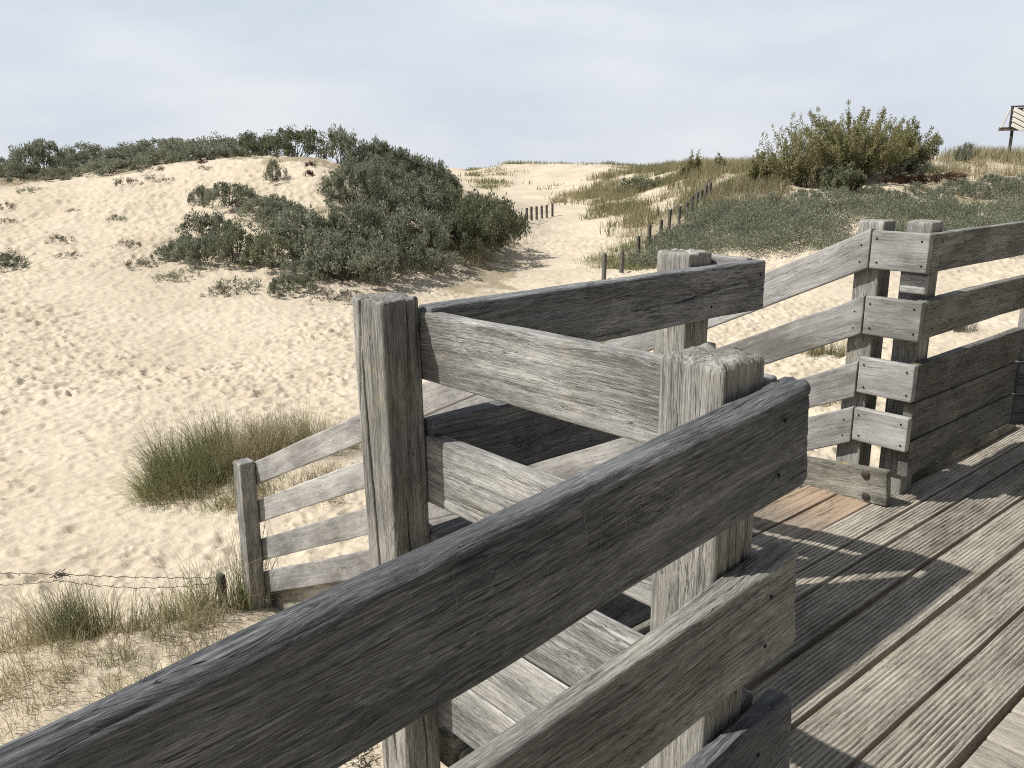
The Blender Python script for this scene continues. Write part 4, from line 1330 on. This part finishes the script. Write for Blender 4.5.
G4 = 'low shrubs standing out of the green cover of the right-hand slope'
L4 = 'low grey-green shrub standing out of the green cover on the right-hand slope'
for px, py, s, h in ((668, 243, .55, .6), (690, 236, .6, .7), (712, 226, .6, .65), (735, 232, .7, .7), (755, 218, .6, .7), (772, 208, .6, .7), (788, 224, .7, .65), (806, 205, .6, .75),
                     (824, 214, .7, .7), (842, 202, .6, .8), (858, 212, .6, .65), (874, 198, .6, .7), (896, 204, .7, .75), (918, 197, .6, .7), (938, 203, .7, .75), (958, 194, .6, .8),
                     (976, 199, .7, .8), (994, 190, .6, .8), (1012, 196, .7, .85), (1030, 188, .7, .9), (744, 246, .6, .55), (700, 252, .55, .5), (676, 259, .45, .4)):
    bush('grey' if RNG.random() < .7 else 'pale', px, vb(px, py), s, h, L4, group=G4)

# ================================================================== FENCES, PLATFORM
def tube(pts, r, k=6):
    vs, fs = [], []
    pts = [Vector(p) for p in pts]
    for i, p in enumerate(pts):
        d = (pts[min(i + 1, len(pts) - 1)] - pts[max(i - 1, 0)]).normalized()
        s = d.cross(Vector((.13, .21, .97))).normalized()
        t = d.cross(s)
        for a in range(k):
            an = 2 * math.pi * a / k
            vs.append(p + s * math.cos(an) * r + t * math.sin(an) * r)
    for i in range(len(pts) - 1):
        for a in range(k):
            fs.append((i * k + a, i * k + (a + 1) % k, (i + 1) * k + (a + 1) % k, (i + 1) * k + a))
    return [tuple(v) for v in vs], fs


def join_tubes(tl):
    V, F = [], []
    for v, f in tl:
        b = len(V)
        V += v
        F += [tuple(i + b for i in q) for q in f]
    return V, F


def stake_fence(label, spots, h, w):
    X, Y, z = at_px(*spots[0])
    o = thing('stake_fence', label, 'fence', (X, Y, z))
    tops = []
    for px_, v in spots:
        X, Y, z = at_px(px_, v)
        hh = h * (.92 + .16 * RNG.random())
        lean = (RNG.random() - .5) * .08
        timber('fence_post', o, (X, Y, z - .3), (X + lean, Y + lean * .5, z + hh), w, w, 'wood_far', up=(0, 1, 0), dp=.03, dx=.15, r=.02, fibre=.004, warp=.02, end=.02)
        tops.append((X, Y, z + hh))
    for f in (.88, .45):
        pts = []
        for (a, b) in zip(tops[:-1], tops[1:]):
            for s in (0, .5):
                q = Vector(a).lerp(Vector(b), s)
                q.z -= h * (1 - f) + (.04 if s else 0)
                pts.append(q)
        V, F = tube(pts, .006, 4)
        link('wire', mesh_np('wire', V, F, M['wire']), o)


def stakes(l):
    return [(px_, at_pxy(px_, py_)) for px_, py_ in l]


stake_fence('row of dark stakes climbing the right side of the sand track', stakes([(604, 281), (622, 274), (638, 260), (649, 249), (661, 239), (670, 231), (679, 226), (687, 222), (692, 216), (697, 210),
                                                                                   (701, 207), (706, 204), (710, 201)]), .70, .10)
stake_fence('short row of stakes left of the sand track, at the thicket end', stakes([(527, 222), (532, 221), (537, 220), (542, 219), (547, 218), (553, 217)]), .58, .09)

# wire fence in the left foreground
X, Y, z = at_px(224, 5.66)
wf = thing('wire_fence', 'old barbed wire strung from a short rotten stake in the left foreground', 'fence', (X, Y, z))
timber('stake', wf, (X, Y, z - .3), (X - .01, Y, z + .27), .055, .06, 'wood_dark', up=(0, 1, 0), dp=.006, dx=.02, top_rough=.012, face_groove=.006)
X2, Y2, z2 = at_px(67, 5.45)
X3, Y3, z3 = at_px(-60, 5.6)
P0, P1, P2 = Vector((X - .02, Y, z + .235)), Vector((X2, Y2, z2 + .40)), Vector((X3, Y3, z3 + .42))


def sag(a, b, s, n=26, wob=.006):
    return [a.lerp(b, i / n) + Vector((0, 0, -s * 4 * (i / n) * (1 - i / n) + wob * math.sin(i * 2.1))) for i in range(n + 1)]


w1 = sag(P0, P1, .012) + sag(P1, P2, .01)[1:]
w2 = sag(P0 - Vector((0, 0, .035)), P1 - Vector((0, 0, .05)), .05) + sag(P1 - Vector((0, 0, .05)), P2 - Vector((0, 0, .12)), .02)[1:]
tl = [tube(w1, .0026), tube(w2, .0022)]
for wl in (w1, w2):
    for i in range(2, len(wl), 4):
        c = wl[i]
        for q in range(2):
            dv = Vector((RNG.random() - .5, RNG.random() - .5, RNG.random() - .5)).normalized() * .017
            tl.append(tube([c - dv, c + dv], .0016, 4))
coil = [P1 + Vector((.05 * math.cos(i * .62) * (.5 + .5 * math.sin(i * .37)) + .02 * math.sin(i * 1.7), .04 * math.sin(i * .9), .022 * math.sin(i * 1.13 + 1) - .005)) for i in range(44)]
tl.append(tube(coil, .0026, 5))
V, F = join_tubes(tl)
link('wire', mesh_np('wire', V, F, M['wire']), wf)

# viewing platform on the skyline at the right edge
X, Y, z = at_px(1007.5, 43)
vp = thing('viewing_platform', 'small raised wooden platform with a slatted striped railing on the skyline at the right edge', 'platform', (X, Y, z))


RP = RH * math.cos(.75) - FH * math.sin(.75)
FP = FH * math.cos(.75) + RH * math.sin(.75)


def vpt(du, dz, dv=0.0):
    return (X + RP[0] * du + FP[0] * dv, Y + RP[1] * du + FP[1] * dv, dz)


zb = CAM_Z + 43 * (154 - 131.5) / 900
zt_ = CAM_Z + 43 * (154 - 110.5) / 900
timber('deck_beam', vp, vpt(-.52, zb), vpt(3.2, zb), .16, .13, 'brown_beam', dp=.04, dx=.2)
timber('deck_beam', vp, vpt(.35, zb, 1.5), vpt(3.2, zb, 1.5), .16, .13, 'brown_beam', dp=.04, dx=.2)
for i in range(13):
    timber('deck_board', vp, vpt(-.36 + i * .28, zb + .088, -.12), vpt(-.36 + i * .28, zb + .088, 1.62 if i > 3 else .15 + .5 * i), .26, .035, 'brown_beam', dp=.04, dx=.3)
for du, dv in ((.03, 0), (2.9, 0), (2.3, 1.5), (2.9, 1.5)):
    timber('post', vp, vpt(du, z - .9, dv + .14), vpt(du, zb + .02, dv + .14), .12, .12, 'dark_slat', up=tuple(FP) + (0,), dp=.04, dx=.2)
timber('rail_post', vp, vpt(-.02, zb + .07, -.11), vpt(-.02, zt_, -.11), .10, .10, 'dark_slat', up=tuple(FP) + (0,), dp=.03, dx=.1)
timber('rail_post', vp, vpt(2.9, zb + .07, -.11), vpt(2.9, zt_, -.11), .10, .10, 'dark_slat', up=tuple(FP) + (0,), dp=.03, dx=.1)
timber('top_rail', vp, vpt(-.10, zt_ + .03, -.11), vpt(3.0, zt_ + .03, -.11), .09, .07, 'dark_slat', dp=.03, dx=.2)
timber('brace', vp, vpt(-.40, zb + .07, -.11), vpt(-.10, zt_ - .05, -.11), .06, .07, 'white_paint', dp=.03, dx=.1)
for i in range(9):
    a, b = .06 + (i - 3) * .42, zt_ - .08
    hgt = zt_ - .08 - (zb - .06)
    a1 = a + hgt / .55
    z0, z1 = b, b - hgt
    if a < .06:
        z0 = b - (.06 - a) * .55
        a = .06
    if z0 < zb + .05:
        continue
    if a1 > 2.85:
        z1 = z1 + (a1 - 2.85) * .55
        a1 = 2.85
    if a > 2.6:
        continue
    timber('slat', vp, vpt(a, z0, -.17), vpt(a1, z1, -.17), .03, .17, 'white_paint', dp=.03, dx=.2)
timber('backing_board', vp, vpt(.06, (zt_ + zb) / 2 + .04, -.09), vpt(2.85, (zt_ + zb) / 2 + .04, -.09), .02, zt_ - zb - .14, 'dark_slat', dp=.05, dx=.3)

# ================================================================== LIGHT
SUN = Vector((-.80, .49, 1.20)).normalized()       # towards the sun
sl = bpy.data.lights.new('sun', 'SUN')
sl.energy = 4.7
sl.angle = math.radians(.53)
sl.color = (1.0, .97, .925)
so = bpy.data.objects.new('sun', sl)
so.rotation_euler = SUN.to_track_quat('Z', 'Y').to_euler()
so.location = (-8, 5, 12)
COL.objects.link(so)

w = bpy.data.worlds.new('World')
scene.world = w
w.use_nodes = True
nt = w.node_tree
bg = nt.nodes['Background']
sky = N(nt, 'ShaderNodeTexSky', sky_type='NISHITA')
sky.sun_disc = False
el = math.asin(SUN.z)
sky.sun_elevation = el
sky.sun_rotation = math.atan2(SUN.x, SUN.y)
sky.air_density = 1.0
sky.dust_density = 2.0
sky.ozone_density = 1.0
tc = N(nt, 'ShaderNodeTexCoord')
sep = N(nt, 'ShaderNodeSeparateXYZ')
nt.links.new(tc.outputs['Generated'], sep.inputs[0])
# thin high haze and cloud veil: strongest low in the sky
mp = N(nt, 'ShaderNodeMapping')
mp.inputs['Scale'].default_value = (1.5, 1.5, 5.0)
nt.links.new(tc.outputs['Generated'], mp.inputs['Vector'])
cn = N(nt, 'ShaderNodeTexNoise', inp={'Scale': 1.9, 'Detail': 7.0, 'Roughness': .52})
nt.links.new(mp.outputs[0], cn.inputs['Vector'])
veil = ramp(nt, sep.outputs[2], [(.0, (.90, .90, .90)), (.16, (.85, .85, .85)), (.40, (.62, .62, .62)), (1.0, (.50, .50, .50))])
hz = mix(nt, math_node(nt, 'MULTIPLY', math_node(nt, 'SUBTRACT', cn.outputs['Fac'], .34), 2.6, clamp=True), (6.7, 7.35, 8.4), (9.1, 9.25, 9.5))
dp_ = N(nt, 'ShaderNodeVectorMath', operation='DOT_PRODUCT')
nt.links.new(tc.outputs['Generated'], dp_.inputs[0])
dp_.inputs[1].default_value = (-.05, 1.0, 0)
mr = N(nt, 'ShaderNodeMapRange', interpolation_type='SMOOTHSTEP', inp={'From Min': -.55, 'From Max': .16, 'To Min': .32, 'To Max': 1.0})  # unseen sky behind the camera dimmed to deepen shade on the near faces
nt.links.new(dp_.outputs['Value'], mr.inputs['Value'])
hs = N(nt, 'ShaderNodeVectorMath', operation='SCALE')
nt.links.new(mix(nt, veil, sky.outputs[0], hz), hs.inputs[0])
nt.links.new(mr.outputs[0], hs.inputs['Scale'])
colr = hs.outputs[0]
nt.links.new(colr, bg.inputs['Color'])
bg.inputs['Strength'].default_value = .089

scene.view_settings.view_transform = 'Standard'
scene.view_settings.look = 'None'
scene.view_settings.exposure = .2
scene.view_settings.gamma = 1
scene.render.engine = 'CYCLES'
scene.cycles.use_denoising = False
scene.cycles.pixel_filter_type = 'BLACKMAN_HARRIS'
scene.cycles.filter_width = 1.05
scene.cycles.max_bounces = 6
